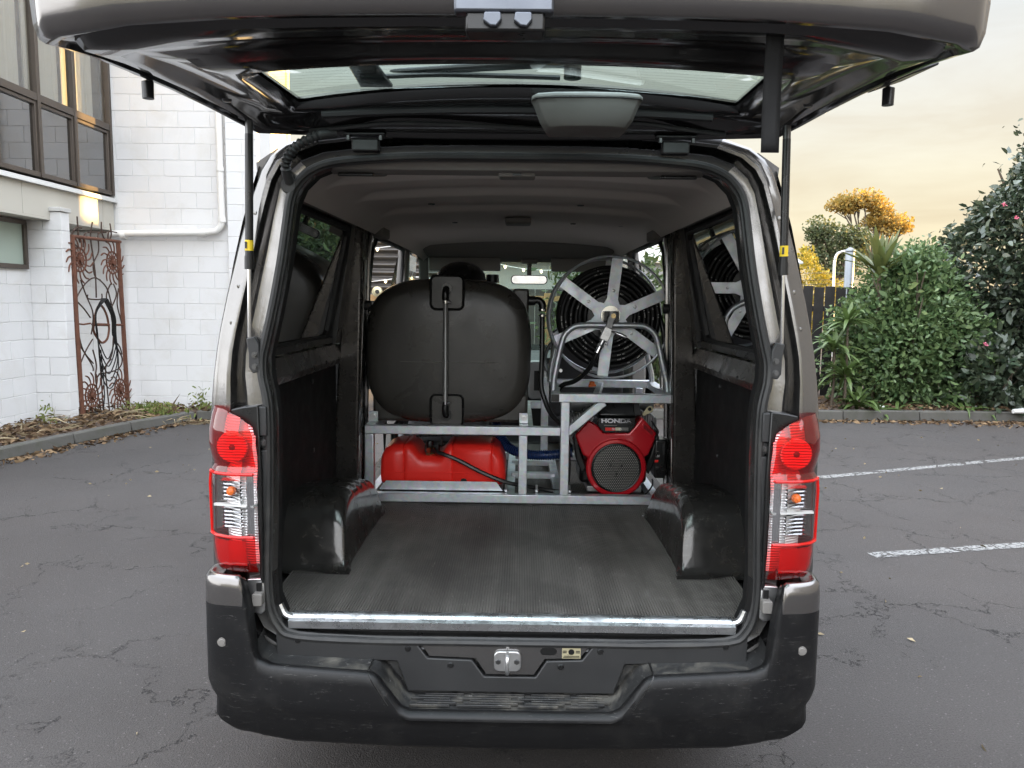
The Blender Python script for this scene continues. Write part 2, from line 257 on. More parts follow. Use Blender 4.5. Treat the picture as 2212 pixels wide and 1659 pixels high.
MT['leaf_mid'] = leaf_mat('bamboo_leaf', (0.06, 0.10, 0.04), (0.13, 0.17, 0.07))
MT['litter'] = leaf_mat('leaf_litter', (0.06, 0.035, 0.022), (0.22, 0.15, 0.085), 0.9, 0.0, 0.2)
MT['weed'] = leaf_mat('weed_leaf', (0.10, 0.15, 0.03), (0.24, 0.26, 0.07), 0.7, 0.3)
MT['drytwig'] = leaf_mat('dry_stalk', (0.18, 0.14, 0.08), (0.32, 0.26, 0.16), 0.9, 0.0)
MT['petal'] = leaf_mat('pink_petal', (0.65, 0.10, 0.20), (0.8, 0.25, 0.35), 0.6, 0.3)
def perforated():    # punched guard sheet: hexagonal rows of small bright holes, too fine to model singly
    m, t, N, L, b = new_mat('perforated_guard'); sp = N.new('ShaderNodeSeparateXYZ'); L.new(coords(N), sp.inputs[0])
    p = 0.0088
    def cell(ox, oz):
        a = math_(N, L, 'SUBTRACT', math_(N, L, 'FRACT', math_(N, L, 'ADD', math_(N, L, 'DIVIDE', sp.outputs[0], p), 50+ox)), 0.5)
        c = math_(N, L, 'SUBTRACT', math_(N, L, 'FRACT', math_(N, L, 'ADD', math_(N, L, 'DIVIDE', sp.outputs[2], p*1.732), 50+oz)), 0.5)
        c = math_(N, L, 'MULTIPLY', c, 1.732)
        return math_(N, L, 'SQRT', math_(N, L, 'ADD', math_(N, L, 'MULTIPLY', a, a), math_(N, L, 'MULTIPLY', c, c)))
    d = math_(N, L, 'MINIMUM', cell(0, 0), cell(0.5, 0.5)); k = math_(N, L, 'LESS_THAN', d, 0.27)
    L.new(mixcol(N, L, k, (0.008, 0.008, 0.008), (0.30, 0.29, 0.265)), b.inputs['Base Color']); b.inputs['Roughness'].default_value = 0.4; b.inputs['Metallic'].default_value = 0.2
    return m
def mat_rubber():    # trodden ribbed mat: drag marks along the van, dusty scuffs
    m, t, N, L, b = new_mat('ribbed_rubber_mat'); v = coords(N); mp = N.new('ShaderNodeMapping'); mp.inputs['Scale'].default_value = (5.5, 0.55, 1); L.new(v, mp.inputs[0])
    c = mixcol(N, L, ramp(N, L, noise(N, L, mp.outputs[0], 2.0, 6, 0.65), [(0.32, 0.0), (0.68, 1.0)]), (0.098, 0.091, 0.083), (0.180, 0.168, 0.153))
    c = mixcol(N, L, ramp(N, L, noise(N, L, v, 5.5, 8, 0.72, 1.2), [(0.56, 0.0), (0.70, 0.6)]), c, (0.24, 0.23, 0.215))
    c = mixcol(N, L, ramp(N, L, noise(N, L, v, 2.2, 5, 0.6), [(0.36, 0.65), (0.52, 0.0)]), c, (0.06, 0.055, 0.05))
    mp2 = N.new('ShaderNodeMapping'); mp2.inputs['Scale'].default_value = (30, 4, 4); mp2.inputs['Rotation'].default_value = (0, 0, 0.5); L.new(v, mp2.inputs[0])
    c = mixcol(N, L, ramp(N, L, noise(N, L, mp2.outputs[0], 2.5, 5, 0.7, 1.0), [(0.66, 0.0), (0.69, 0.7), (0.72, 0.0)]), c, (0.42, 0.40, 0.37))
    L.new(c, b.inputs['Base Color']); b.inputs['Roughness'].default_value = 0.6; b.inputs['Specular IOR Level'].default_value = 0.4; return m
MT['mat'] = mat_rubber()
MT['glosspaint'] = pmat('gloss_inner_paint', (0.30, 0.29, 0.285), 0.12, 1.0, 0.1, 4, rvar=0.04)
MT['perf'] = perforated()
def coil_print():    # black hose with rows of small white printed characters
    m, t, N, L, b = new_mat('printed_hose'); uv = N.new('ShaderNodeUVMap').outputs[0]; sp = N.new('ShaderNodeSeparateXYZ'); L.new(uv, sp.inputs[0])
    u, vv = sp.outputs[0], sp.outputs[1]
    band = math_(N, L, 'MULTIPLY', math_(N, L, 'GREATER_THAN', vv, 0.205), math_(N, L, 'LESS_THAN', vv, 0.285))
    wn = N.new('ShaderNodeTexWhiteNoise'); wn.noise_dimensions = '1D'; L.new(math_(N, L, 'FLOOR', math_(N, L, 'MULTIPLY', u, 80)), wn.inputs['W'])
    wg = N.new('ShaderNodeTexNoise'); wg.noise_dimensions = '1D'; wg.inputs['Scale'].default_value = 6.0; L.new(u, wg.inputs['W'])
    k = math_(N, L, 'MULTIPLY', math_(N, L, 'GREATER_THAN', wn.outputs[0], 0.35), math_(N, L, 'GREATER_THAN', wg.outputs[0], 0.56))
    fr = math_(N, L, 'LESS_THAN', math_(N, L, 'FRACT', math_(N, L, 'MULTIPLY', u, 80)), 0.62)
    k = math_(N, L, 'MULTIPLY', math_(N, L, 'MULTIPLY', k, fr), band)
    L.new(mixcol(N, L, k, (0.010, 0.010, 0.010), (0.5, 0.5, 0.48)), b.inputs['Base Color']); b.inputs['Roughness'].default_value = 0.46; b.inputs['Specular IOR Level'].default_value = 0.3; return m
MT['coil'] = coil_print()
def emit(name, col, s):
    m, t, N, L, b = new_mat(name); b.inputs['Base Color'].default_value = tuple(col)+(1,); b.inputs['Emission Color'].default_value = tuple(col)+(1,); b.inputs['Emission Strength'].default_value = s; return m
MT['bulb'] = emit('warm_bulb', (1.0, 0.75, 0.42), 1.2)

# ------------------------------------------------------------------ mesh helpers
V = Vector
class MB:
    """collects faces in world space; obj() links them as one mesh object"""
    def __init__(s): s.v = []; s.f = []; s.uv = None
    def add(s, vs, fs):
        b = len(s.v); s.v += [tuple(p) for p in vs]; s.f += [tuple(i+b for i in f) for f in fs]; return s
    def hexa(s, p):      # p: 4 bottom then 4 top corners
        return s.add(p, [(0,3,2,1),(4,5,6,7),(0,1,5,4),(1,2,6,5),(2,3,7,6),(3,0,4,7)])
    def box(s, x0, x1, y0, y1, z0, z1):
        return s.hexa([(x0,y0,z0),(x1,y0,z0),(x1,y1,z0),(x0,y1,z0),(x0,y0,z1),(x1,y0,z1),(x1,y1,z1),(x0,y1,z1)])
    def prism(s, poly, axis, a, b):
        """polygon in the two other axes (in x,y,z order) pushed from a to b along axis"""
        def pt(p, t): q = list(p); q.insert('xyz'.index(axis), t); return q
        n = len(poly); vs = [pt(p, a) for p in poly]+[pt(p, b) for p in poly]
        return s.add(vs, [tuple(range(n-1, -1, -1)), tuple(range(n, 2*n))]+[(i, (i+1) % n, n+(i+1) % n, n+i) for i in range(n)])
    def bar(s, a, b, w, h, up=(0,0,1)):
        a, b = V(a), V(b); d = (b-a).normalized(); u = V(up); r = d.cross(u)
        if r.length < 1e-4: r = d.cross(V((0,1,0)))
        r.normalize(); u = r.cross(d).normalized(); r *= w/2; u *= h/2
        return s.hexa([a-r-u, a+r-u, b+r-u, b-r-u, a-r+u, a+r+u, b+r+u, b-r+u])
    def tube(s, path, r, n=8, closed=False, caps=True, uv=False):
        P = [V(p) for p in path]; m = len(P); rr = r if hasattr(r, '__len__') else [r]*m; rings = []; last = None; us = []
        for i in range(m):
            a = P[(i-1) % m] if closed or i > 0 else P[i]; b = P[(i+1) % m] if closed or i < m-1 else P[i]
            d = (b-a).normalized()
            if last is None:
                u = d.cross(V((0,0,1)));  u = d.cross(V((0,1,0))) if u.length < 1e-3 else u
            else: u = last-d*last.dot(d)
            u.normalize(); last = u; w2 = d.cross(u)
            rings.append([P[i]+(u*math.cos(2*math.pi*k/n)+w2*math.sin(2*math.pi*k/n))*rr[i] for k in range(n)])
        vs = [p for q in rings for p in q]; fs = []
        for i in range(m if closed else m-1):
            j = (i+1) % m
            for k in range(n): fs.append((i*n+k, i*n+(k+1) % n, j*n+(k+1) % n, j*n+k))
        if caps and not closed: fs += [tuple(range(n-1, -1, -1)), tuple(range((m-1)*n, m*n))]
        return s.add(vs, fs)
    def lathe(s, prof, c, axis='z', n=24):
        """profile [(radius, height)] turned round an axis through c"""
        vs = []; k = 'xyz'.index(axis); A, B = [(1,2),(2,0),(0,1)][k]
        for r, h in prof:
            for i in range(n):
                p = list(c); p[k] += h; p[A] += r*math.cos(2*math.pi*i/n); p[B] += r*math.sin(2*math.pi*i/n); vs.append(p)
        m = len(prof); fs = [(i*n+j, i*n+(j+1) % n, (i+1)*n+(j+1) % n, (i+1)*n+j) for i in range(m-1) for j in range(n)]
        fs += [tuple(range(n-1, -1, -1)), tuple(range((m-1)*n, m*n))]; return s.add(vs, fs)
    def cyl(s, a, b, r, n=12, r2=None): return s.tube([a, b], [r, r if r2 is None else r2], n)
    def grid(s, rows):
        m = len(rows); n = len(rows[0])
        return s.add([p for q in rows for p in q], [(i*n+j, i*n+j+1, (i+1)*n+j+1, (i+1)*n+j) for i in range(m-1) for j in range(n-1)])
    def loft(s, rings, caps=True, closed=True):
        m = len(rings); n = len(rings[0]); fs = []
        for i in range(m-1):
            for j in range(n if closed else n-1): fs.append((i*n+j, i*n+(j+1) % n, (i+1)*n+(j+1) % n, (i+1)*n+j))
        if caps: fs += [tuple(range(n-1, -1, -1)), tuple(range((m-1)*n, m*n))]
        return s.add([p for q in rings for p in q], fs)
    def mirror(s):
        """adds the mirror image in x"""
        n = len(s.v); s.v += [(-x, y, z) for x, y, z in s.v[:n]]; s.f += [tuple(i+n for i in reversed(f)) for f in s.f[:]]; return s
def smooth_path(pts, k=6):
    P = [V(p) for p in pts]; out = []
    for i in range(len(P)-1):
        p0 = P[max(i-1, 0)]; p1 = P[i]; p2 = P[i+1]; p3 = P[min(i+2, len(P)-1)]
        for j in range(k):
            t = j/k; out.append(0.5*((2*p1)+(p2-p0)*t+(2*p0-5*p1+4*p2-p3)*t*t+(3*p1-p0-3*p2+p3)*t**3))
    out.append(P[-1]); return out
def origin_of(o):
    v = V((0,0,0))
    while o is not None: v += o.location; o = o.parent
    return v
def link_mesh(name, me, parent=None, loc=None):
    o = bpy.data.objects.new(name, me); COL.objects.link(o)
    if parent is not None: o.parent = parent
    if loc is not None: o.location = V(loc)-(origin_of(parent) if parent is not None else V((0,0,0)))
    return o
def obj(name, mb, mat, parent=None, smooth=True, bevel=0.0, seg=2, base=None, fixn=True, solid=0.0, ang=40):
    """one mesh object from an MB (or a list of (MB, material) pairs)"""
    parts = mb if isinstance(mb, list) else [(mb, mat)]
    vs, fs, mi, mats = [], [], [], []
    for q, m in parts:
        b = len(vs); vs += q.v; fs += [tuple(i+b for i in f) for f in q.f]; mi += [len(mats)]*len(q.f); mats.append(MT[m] if isinstance(m, str) else m)
    if parent is not None: org = origin_of(parent)
    else: org = V(base) if base is not None else V((sum(p[0] for p in vs)/len(vs), sum(p[1] for p in vs)/len(vs), min(p[2] for p in vs)))
    me = bpy.data.meshes.new(name); me.from_pydata([(p[0]-org.x, p[1]-org.y, p[2]-org.z) for p in vs], [], fs)
    for m in mats: me.materials.append(m)
    if len(mats) > 1: me.polygons.foreach_set('material_index', mi)
    if fixn:
        bm = bmesh.new(); bm.from_mesh(me); bmesh.ops.recalc_face_normals(bm, faces=bm.faces); bm.to_mesh(me); bm.free()
    if smooth:
        me.shade_smooth()
        try: me.set_sharp_from_angle(angle=R(ang))
        except Exception: pass
    me.update(); o = link_mesh(name, me, parent)
    if parent is None: o.location = org
    if solid:
        md = o.modifiers.new('thick', 'SOLIDIFY'); md.thickness = solid; md.offset = 0
    if bevel:
        md = o.modifiers.new('bevel', 'BEVEL'); md.width = bevel; md.segments = seg; md.limit_method = 'ANGLE'; md.angle_limit = R(35); md.use_clamp_overlap = True
    return o
def thing(name, label, cat, loc, group=None):
    o = bpy.data.objects.new(name, None); COL.objects.link(o); o.location = loc; o.empty_display_size = 0.1
    o['label'] = label; o['category'] = cat
    if group: o['group'] = group
    return o
def tag(o, label, cat, group=None):
    o['label'] = label; o['category'] = cat
    if group: o['group'] = group
    return o
def struct(o): o['kind'] = 'structure'; return o
def text(name, body, size, loc, rot, mat, parent, extr=0.0006, off=0.0, sx=1.0, align='CENTER'):
    cu = bpy.data.curves.new(name, 'FONT'); cu.body = body; cu.size = size; cu.extrude = extr; cu.offset = off; cu.align_x = align; cu.align_y = 'CENTER'
    tmp = bpy.data.objects.new(name, cu); COL.objects.link(tmp); me = bpy.data.meshes.new_from_object(tmp.evaluated_get(bpy.context.evaluated_depsgraph_get())); bpy.data.objects.remove(tmp)
    me.materials.clear(); me.materials.append(MT[mat]); o = bpy.data.objects.new(name, me); COL.objects.link(o)
    if parent is not None: o.parent = parent
    o.location = V(loc)-(origin_of(parent) if parent is not None else V((0,0,0))); o.rotation_euler = rot; o.scale = (sx, 1, 1); return o
def rrect(cx, cz, hw, hh, r, n=5):
    pts = []
    for sx, sz, a0 in ((1,1,0),(-1,1,90),(-1,-1,180),(1,-1,270)):
        for k in range(n+1):
            a = R(a0+90*k/n); pts.append((cx+sx*(hw-r)+r*math.cos(a), cz+sz*(hh-r)+r*math.sin(a)))
    return pts
def interp(tab, t):
    for (a, va), (b, vb) in zip(tab, tab[1:]):
        if t <= b: k = 0 if b == a else max(0, (t-a)/(b-a)); return va+(vb-va)*k
    return tab[-1][1]
def leaf_cloud(name, C, Nrm, size, mat, parent, aspect=0.42, jit=0.6, droop=0.0, base=None, shape=6):
    """many small leaves: centres C (n,3), outward directions Nrm (n,3), lengths size (n,)"""
    n = len(C); D = Nrm+RNG.normal(0, jit, (n,3)); D[:,2] -= droop; D /= np.linalg.norm(D, axis=1, keepdims=True)+1e-9
    A = RNG.normal(0, 1, (n,3)); S = np.cross(D, A); S /= np.linalg.norm(S, axis=1, keepdims=True)+1e-9; U = np.cross(S, D)
    s = size[:,None]; h = s*aspect*0.5
    prof = [(0,0,0),(0.30,0.85,0.10),(0.68,0.8,0.08),(1.0,0,-0.06),(0.68,-0.8,0.08),(0.30,-0.85,0.10)] if shape == 6 else [(0,0,0),(0.5,1,0.1),(1,0,-0.05),(0.5,-1,0.1)]
    k = len(prof); X = np.stack([C+D*s*(a-0.3)+S*h*b+U*s*c for a, b, c in prof], 1).reshape(-1, 3)
    org = np.array(origin_of(parent) if parent is not None else (base or (0,0,0))); X = X-org
    me = bpy.data.meshes.new(name); me.vertices.add(n*k); me.loops.add(n*k); me.polygons.add(n)
    me.vertices.foreach_set('co', X.astype(np.float32).ravel()); me.loops.foreach_set('vertex_index', np.arange(n*k, dtype=np.int32))
    me.polygons.foreach_set('loop_start', np.arange(0, n*k, k, dtype=np.int32)); me.update(calc_edges=True)
    me.materials.append(MT[mat]); o = link_mesh(name, me, parent)
    if parent is None: o.location = org
    return o
def blob_leaves(c, rad, nclump, per, leaf, seed, zmin=0.03, power=2.0, prof=None, spread=0.16, fill=0.25):
    """clumped leaf positions on and in a lumpy ellipsoid; prof(zfrac) scales the radius"""
    g = np.random.default_rng(seed); C, Nn = [], []
    lump = g.normal(0, 1, (5,3)); la = g.uniform(0.06, 0.16, 5)
    while len(C) < nclump:
        d = g.normal(0, 1, 3); d /= np.linalg.norm(d); k = 1+sum(a*math.sin(3.1*float(d@l)+i) for i, (a, l) in enumerate(zip(la, lump)))
        rr = k*(1-fill*g.random()**1.5*1.0); zf = d[2]*rr
        s = prof(zf) if prof else 1.0
        p = np.array([c[0]+d[0]*rad[0]*rr*s, c[1]+d[1]*rad[1]*rr*s, c[2]+zf*rad[2]])
        if p[2] < zmin: continue
        C.append(p); nn = d/np.array(rad); Nn.append(nn/np.linalg.norm(nn))
    C = np.repeat(np.array(C), per, 0); Nn = np.repeat(np.array(Nn), per, 0)
    C = C+g.normal(0, spread, C.shape)*np.array([1,1,0.8]); C[:,2] = np.maximum(C[:,2], zmin)
    return C, Nn, leaf*np.clip(g.lognormal(-0.03, 0.28, len(C)), 0.45, 1.9)

# ------------------------------------------------------------------ ground and setting
g = MB(); n = 24; rg = [-150, -60, -20, -8, -3, 0, 3, 8, 20, 60, 150]; yg = [-30, -8, 0, 2, 4, 7, 10, 14, 25, 60, 160, 400]
g.grid([[(x, y, 0.0) for x in rg] for y in yg])
ground = struct(obj('ground', g, 'asphalt', smooth=False, base=(0,0,0), fixn=False))
def ground_line(a, b, wd):
    a, b = V((a[0], a[1], 0.004)), V((b[0], b[1], 0.004)); d = (b-a).normalized(); s = V((-d.y, d.x, 0))*wd/2; q = MB()
    m = 14; q.grid([[a+(b-a)*(i/m)-s*(1+0.08*math.sin(i*2.3)), a+(b-a)*(i/m)+s*(1+0.08*math.cos(i*1.7))] for i in range(m+1)]); return q
obj('painted_line', ground_line((2.62,6.53), (6.2,8.0), 0.09), 'line', ground, False)
obj('painted_line', ground_line((2.13,4.47), (4.4,5.0), 0.09), 'line', ground, False)

def kerb(name, pts, wd, h, seg_len=1.0, label=None):
    root = struct(thing(name, label, 'kerb', V((pts[0][0], pts[0][1], 0)))); del root['category']; del root['label']
    for a, b in zip(pts, pts[1:]):
        a, b = V((a[0],a[1],0)), V((b[0],b[1],0)); Ln = (b-a).length; k = max(1, round(Ln/seg_len)); d = (b-a)/Ln; s = V((-d.y, d.x, 0))*wd
        for i in range(k):
            p, q = a+d*(Ln*i/k+0.004), a+d*(Ln*(i+1)/k-0.004); hh = h+random.uniform(-0.006, 0.006); ins = s*0.12
            m = MB().hexa([p, q, q+s, p+s, p+ins+V((0,0,hh)), q+ins+V((0,0,hh)), q+s+V((0,0,hh)), p+s+V((0,0,hh))])
            obj('kerb_stone', m, 'concrete', root, True, 0.012)
    return root
kerb('kerb_right', [(0.2,9.68),(9.2,10.02)], 0.16, 0.125, 1.05)
kerb('kerb_left', [(-3.0,9.28),(-3.9,9.2),(-4.25,8.35),(-4.45,7.6),(-4.72,6.4),(-5.1,4.5)], -0.13, 0.11, 0.9)
bed = MB(); bed.grid([[(x, y, 0.085+0.03*math.sin(x*3.1+y*2)+ (0.05 if y > 10.5 else 0)) for x in np.arange(0.2, 9.4, 0.4)] for y in (9.92, 10.3, 10.8, 11.4, 12.5)])
struct(obj('garden_bed_right', bed, 'soil', base=(6,10.5,0)))
def leftk(y): return interp([(4.5,-5.2),(6.4,-4.84),(7.6,-4.57),(8.35,-4.37),(9.2,-4.02),(9.3,-3.0)], y)
bed = MB(); bed.grid([[(-5.5+t*(leftk(y)+5.5), y, 0.05+0.025*math.sin(y*5+t*6)) for t in np.linspace(0, 1, 7)] for y in np.linspace(4.5, 9.2, 14)])
bed.grid([[(x, 9.25+t*0.7, 0.06+0.02*math.sin(x*7+t*5)) for x in np.linspace(-5.0, -2.8, 8)] for t in np.linspace(0, 1, 4)])
struct(obj('garden_bed_left', bed, 'soil', base=(-5,8,0)))

# litter, weeds
def scatter(n, f): 
    P = np.array([f() for _ in range(n)]); return P
def flat_leaves(name, P, size, mat, label, cat, aspect=0.4):
    Nn = RNG.normal(0, 1, P.shape); Nn[:,2] *= 0.22
    o = leaf_cloud(name, P, Nn, size*RNG.uniform(0.4, 1.5, len(P)), mat, None, aspect, 0.05, base=(float(P[:,0].mean()), float(P[:,1].mean()), 0), shape=4)
    o['kind'] = 'stuff'; tag(o, label, cat); return o
flat_leaves('leaf_litter', np.concatenate([
    scatter(2600, lambda: (random.uniform(1.2, 9), random.uniform(9.95, 11.2), 0.11+random.random()*0.05)),
    scatter(900, lambda: ((lambda x: (x, 9.72+0.04*x*0.9-abs(random.gauss(0, 0.10+0.05*max(0, x-4.6)))-0.1, 0.006+random.random()*0.012))(random.uniform(3.2, 9))))]), 0.07, 'litter', 'brown fallen leaves and bark along the right kerb', 'leaf litter')
flat_leaves('leaf_litter', np.concatenate([
    scatter(2300, lambda: ((lambda y: (random.uniform(-5.4, leftk(y)), y, 0.09+random.random()*0.05))(random.uniform(5.5, 9.8)))),
    scatter(420, lambda: ((lambda x: (x, 9.12-abs(random.gauss(0, 0.1)), 0.006+random.random()*0.012))(random.uniform(-3.9, -2.9)))),
    scatter(420, lambda: ((lambda y: (leftk(y)+0.16+abs(random.gauss(0, 0.10)), y, 0.006+random.random()*0.012))(random.uniform(5.5, 9))))]), 0.07, 'litter', 'dry leaves and twigs along the left kerb by the white walls', 'leaf litter')
flat_leaves('dry_stalks', np.concatenate([scatter(160, lambda: ((lambda y: (random.uniform(-5.3, leftk(y)), y, 0.12+random.random()*0.05))(random.uniform(6, 9.6)))), scatter(60, lambda: (random.uniform(-4.4, -3.4), random.uniform(8.7, 9.1), 0.02+random.random()*0.03))]), 0.26, 'drytwig', 'pale dry stalks lying on the left garden strip', 'stalks', 0.05)
flat_leaves('scattered_debris', scatter(260, lambda: (random.choice((-1, 1))*random.uniform(1.2, 6), random.uniform(2.3, 9), 0.004+random.random()*0.004)), 0.032, 'drytwig', 'small pale bits of leaf scattered over the asphalt', 'debris', 0.5)
def weed(c, rad, n, h, label):
    P = scatter(n, lambda: (c[0]+random.gauss(0, rad), c[1]+random.gauss(0, rad*0.6), c[2]+abs(random.gauss(0, h*0.5))))
    Nn = np.tile(np.array([0, 0, 0.8]), (n,1)); o = leaf_cloud('weed', P, Nn, 0.05*RNG.uniform(0.6, 1.6, n), 'weed', None, 0.35, 0.7, base=tuple(c)); tag(o, label, 'weed', 'weeds along the left kerb'); o['kind'] = 'stuff'; return o
weed((-4.28,9.02,0.03), 0.13, 420, 0.13, 'bright green weed clump below the rusty gate, in the kerb gutter')
weed((-4.55,9.42,0.09), 0.16, 300, 0.08, 'low green weeds at the foot of the rusty gate')
weed((-3.75,9.5,0.09), 0.13, 200, 0.07, 'low green weeds against the white wall nearest the van')
weed((-5.1,8.2,0.09), 0.05, 60, 0.22, 'thin upright weed at the foot of the white pillar')
weed((-4.05,9.7,0.09), 0.07, 60, 0.22, 'thin tall weed against the white wall right of the gate')
tag(obj('litter_scrap', MB().box(4.62,4.86,10.13,10.2,0.135,0.155).box(4.66,4.8,10.09,10.14,0.14,0.16), 'plasticbag', bevel=0.005), 'white scrap of litter under the strappy leaves', 'litter')
tag(obj('paper_cup', MB().cyl((6.35,9.82,0.15),(6.52,9.84,0.155),0.028,10,0.036), 'plasticbag'), 'white crushed cup lying on the right kerb', 'cup')

# ------------------------------------------------------------------ painted block walls
BL, BH, J = 0.40, 0.2, 0.0040
_bm = {}
def block_mesh(wd, dep, mat):
    k = (round(wd, 3), dep, mat)
    if k not in _bm:
        b = bmesh.new(); bmesh.ops.create_cube(b, size=1.0); bmesh.ops.scale(b, vec=(wd-J, dep, BH-J), verts=b.verts)
        bmesh.ops.bevel(b, geom=list(b.edges), offset=0.003, segments=1, affect='EDGES'); me = bpy.data.meshes.new('block'); b.to_mesh(me); b.free()
        me.materials.append(MT[mat]); _bm[k] = me
    return _bm[k]
def block_wall(root, p0, dirv, length, z0, ncourse, mat='blockpaint', dep=0.09, skip=None, phase=0):
    """running-bond blocks from p0 along dirv; the outer faces lie on the p0 line, dep behind it (left of dirv)"""
    d = V((dirv[0], dirv[1], 0)).normalized(); nrm = V((-d.y, d.x, 0)); ang = math.atan2(d.y, d.x)
    for c in range(ncourse):
        s = 0.0; first = True
        while s < length-0.03:
            wd = BL/2 if first and (c+phase) % 2 else BL
            first = False; wd = min(wd, length-s); cz = z0+(c+0.5)*BH
            if wd > 0.05 and not (skip and skip(s+wd/2, cz)):
                p = V((p0[0], p0[1], 0))+d*(s+wd/2)+nrm*(dep/2+random.uniform(0, 0.002)); p.z = cz
                o = link_mesh('block', block_mesh(wd, dep, mat), root, p); o.rotation_euler = (0, 0, ang)
            s += wd
# white building straight ahead on the left, with its downpipe
YB = 9.9
wb = thing('block_building', 'white painted concrete block building with a white downpipe, behind the rusty gate', 'building', (-4.5,YB,0))
obj('wall', MB().box(-8.5,-3.69,YB+0.007,YB+0.5,0,6.4), 'mortar', wb, False)
block_wall(wb, (-6.3,YB), (1,0), 2.60, 0.0, 28)
obj('pier_wall', MB().box(-3.688,-3.30,YB-0.058,YB+0.5,0,6.4), 'mortar', wb, False)
block_wall(wb, (-3.69,YB-0.065), (1,0), 0.40, 0.05, 28, phase=1, dep=0.06)
pp = smooth_path([PY(474,120,9.82), PY(474,300,9.82)], 2); a = PY(477,420,9.82); b2 = PY(480,478,9.82); c2 = PY(466,500,9.82); d2 = PY(440,503,9.82); e2 = PY(250,508,9.82)
dp = obj('downpipe', MB().tube([PY(462,0,9.82)+V((0,0,1.2)), PY(470,200,9.82), a]+smooth_path([b2, (b2+c2)/2+V((0.012,0,-0.012)), c2], 4)+[d2, e2-V((0.8,0,0))], 0.042, 12), 'pvc', wb)
for p, q in ((PY(475.5,362,9.82), PY(475.7,370,9.82)), (PY(479.5,470,9.82), PY(480,480,9.82)), (d2-V((0.03,0,0)), d2+V((0.03,0,0))), (PY(262,508,9.82), PY(272,508,9.82))):
    obj('pipe_joint', MB().cyl(p, q, 0.049, 12), 'pvc', dp)
# far wall that the evening sun reaches
fb = thing('far_building', 'cream painted block building in evening sun, seen past the left of the van roof', 'building', (-4.6,14.0,0))
XC = -4.6; yc_ = PX(621,180,XC).y
obj('wall', MB().box(-9.0,XC-0.012,10.6,yc_-0.15,0,8.0), 'creamblock', fb, False)
block_wall(fb, (XC,yc_-0.15-2.4), (0,1), 2.4, 2.6, 22, 'creamblock', dep=0.05)
obj('corner_trim', MB().box(XC-0.3,XC+0.04,yc_-0.145,yc_,0,8.05), 'creamblock', fb, bevel=0.01)
# left building: window storey over a block wall with a pier
XA = -5.15
ab = thing('window_building', 'two storey building with bronze framed windows above a white block wall', 'building', (XA,8,0))
ab_w = obj('wall', MB().box(-5.9,-5.407,3.5,8.53,0,2.31), 'mortar', ab, False)
wz = (1.765, 2.30)
block_wall(ab, (-5.4,5.73), (0,1), 2.8, 0.0, 12, dep=0.08, skip=lambda s, z: s > 2.25 and s < 2.74 and z > 1.72)
obj('pier', MB().box(-5.7,-5.044,8.545,8.69,0,2.33), 'mortar', ab, False)
block_wall(ab, (-5.44,8.53), (1,0), 0.41, 0.0, 12, dep=0.05, phase=0)
block_wall(ab, (-5.03,8.535), (0,1), 0.155, 0.0, 12, dep=0.05)
obj('pier_cap', MB().box(-5.45,-5.015,8.51,8.71,2.404,2.45), 'fasciatrim', ab, True, 0.006)
lw = obj('window', MB().box(-5.42,-5.37,7.2,8.47,1.77,1.82).box(-5.42,-5.37,7.2,8.47,2.25,2.3).box(-5.42,-5.37,8.42,8.47,1.82,2.25).box(-5.42,-5.37,7.2,7.25,1.82,2.25), 'alframe', ab, True, 0.004)
obj('pane', MB().box(-5.405,-5.4,7.25,8.42,1.82,2.25), 'frost', lw, False)
# soffit, fascia panels, sill, upper windows
obj('soffit', MB().box(-6.5,XA+0.0,3.5,YB-0.01,2.31,2.335), 'fascia', ab, False)
ys = [3.5, 5.0, 6.35, 8.07, 9.62, YB-0.012]
for a, b in zip(ys, ys[1:]): obj('fascia_panel', MB().box(XA-0.03,XA,a+0.003,b-0.003,2.335,2.66), 'fascia', ab, True, 0.002)
obj('sill', MB().hexa([(XA-0.1,3.5,2.66),(XA+0.05,3.5,2.66),(XA+0.05,YB-0.01,2.66),(XA-0.1,YB-0.01,2.66),(XA-0.1,3.5,2.75),(XA+0.03,3.5,2.715),(XA+0.03,YB-0.01,2.715),(XA-0.1,YB-0.01,2.75)]), 'fasciatrim', ab, True, 0.004)
mull = [5.0, 5.9, 6.8, 7.72, 8.42, 9.10, YB-0.03]
for a, b in zip(mull, mull[1:]):
    wn = obj('window', MB().box(XA-0.06,XA+0.02,a-0.028,a+0.028,2.75,5.2).box(XA-0.06,XA+0.012,a+0.03,b-0.03,2.75,2.80).box(XA-0.06,XA+0.016,a+0.03,b-0.03,3.54,3.62), 'alframe', ab, True, 0.004)
    obj('sash', MB().box(XA-0.05,XA+0.004,a+0.03,a+0.055,2.80,3.54).box(XA-0.05,XA+0.004,b-0.062,b-0.03,2.80,3.54).box(XA-0.05,XA+0.0,a+0.055,b-0.062,3.50,3.535), 'alframe', wn, True, 0.003)
    obj('pane', MB().box(XA-0.032,XA-0.027,a+0.03,b-0.03,3.62,5.2), 'pane', wn, False)
    obj('pane', MB().box(XA-0.032,XA-0.027,a+0.05,b-0.06,2.80,3.50), 'paned', wn, False)
    if b > 7.0:
        q = MB(); m = 60; q.grid([[(XA-0.17+0.022*math.sin(i*1.15+a*7)+0.012*math.sin(i*0.41), a+0.03+(b-a-0.06)*i/m, z) for i in range(m+1)] for z in (3.58, 4.4, 5.3)])
        obj('curtain', q, 'curtain', wn)
obj('end_mullion', MB().box(XA-0.06,XA+0.02,YB-0.05,YB-0.005,2.75,5.2), 'alframe', ab, True, 0.003)
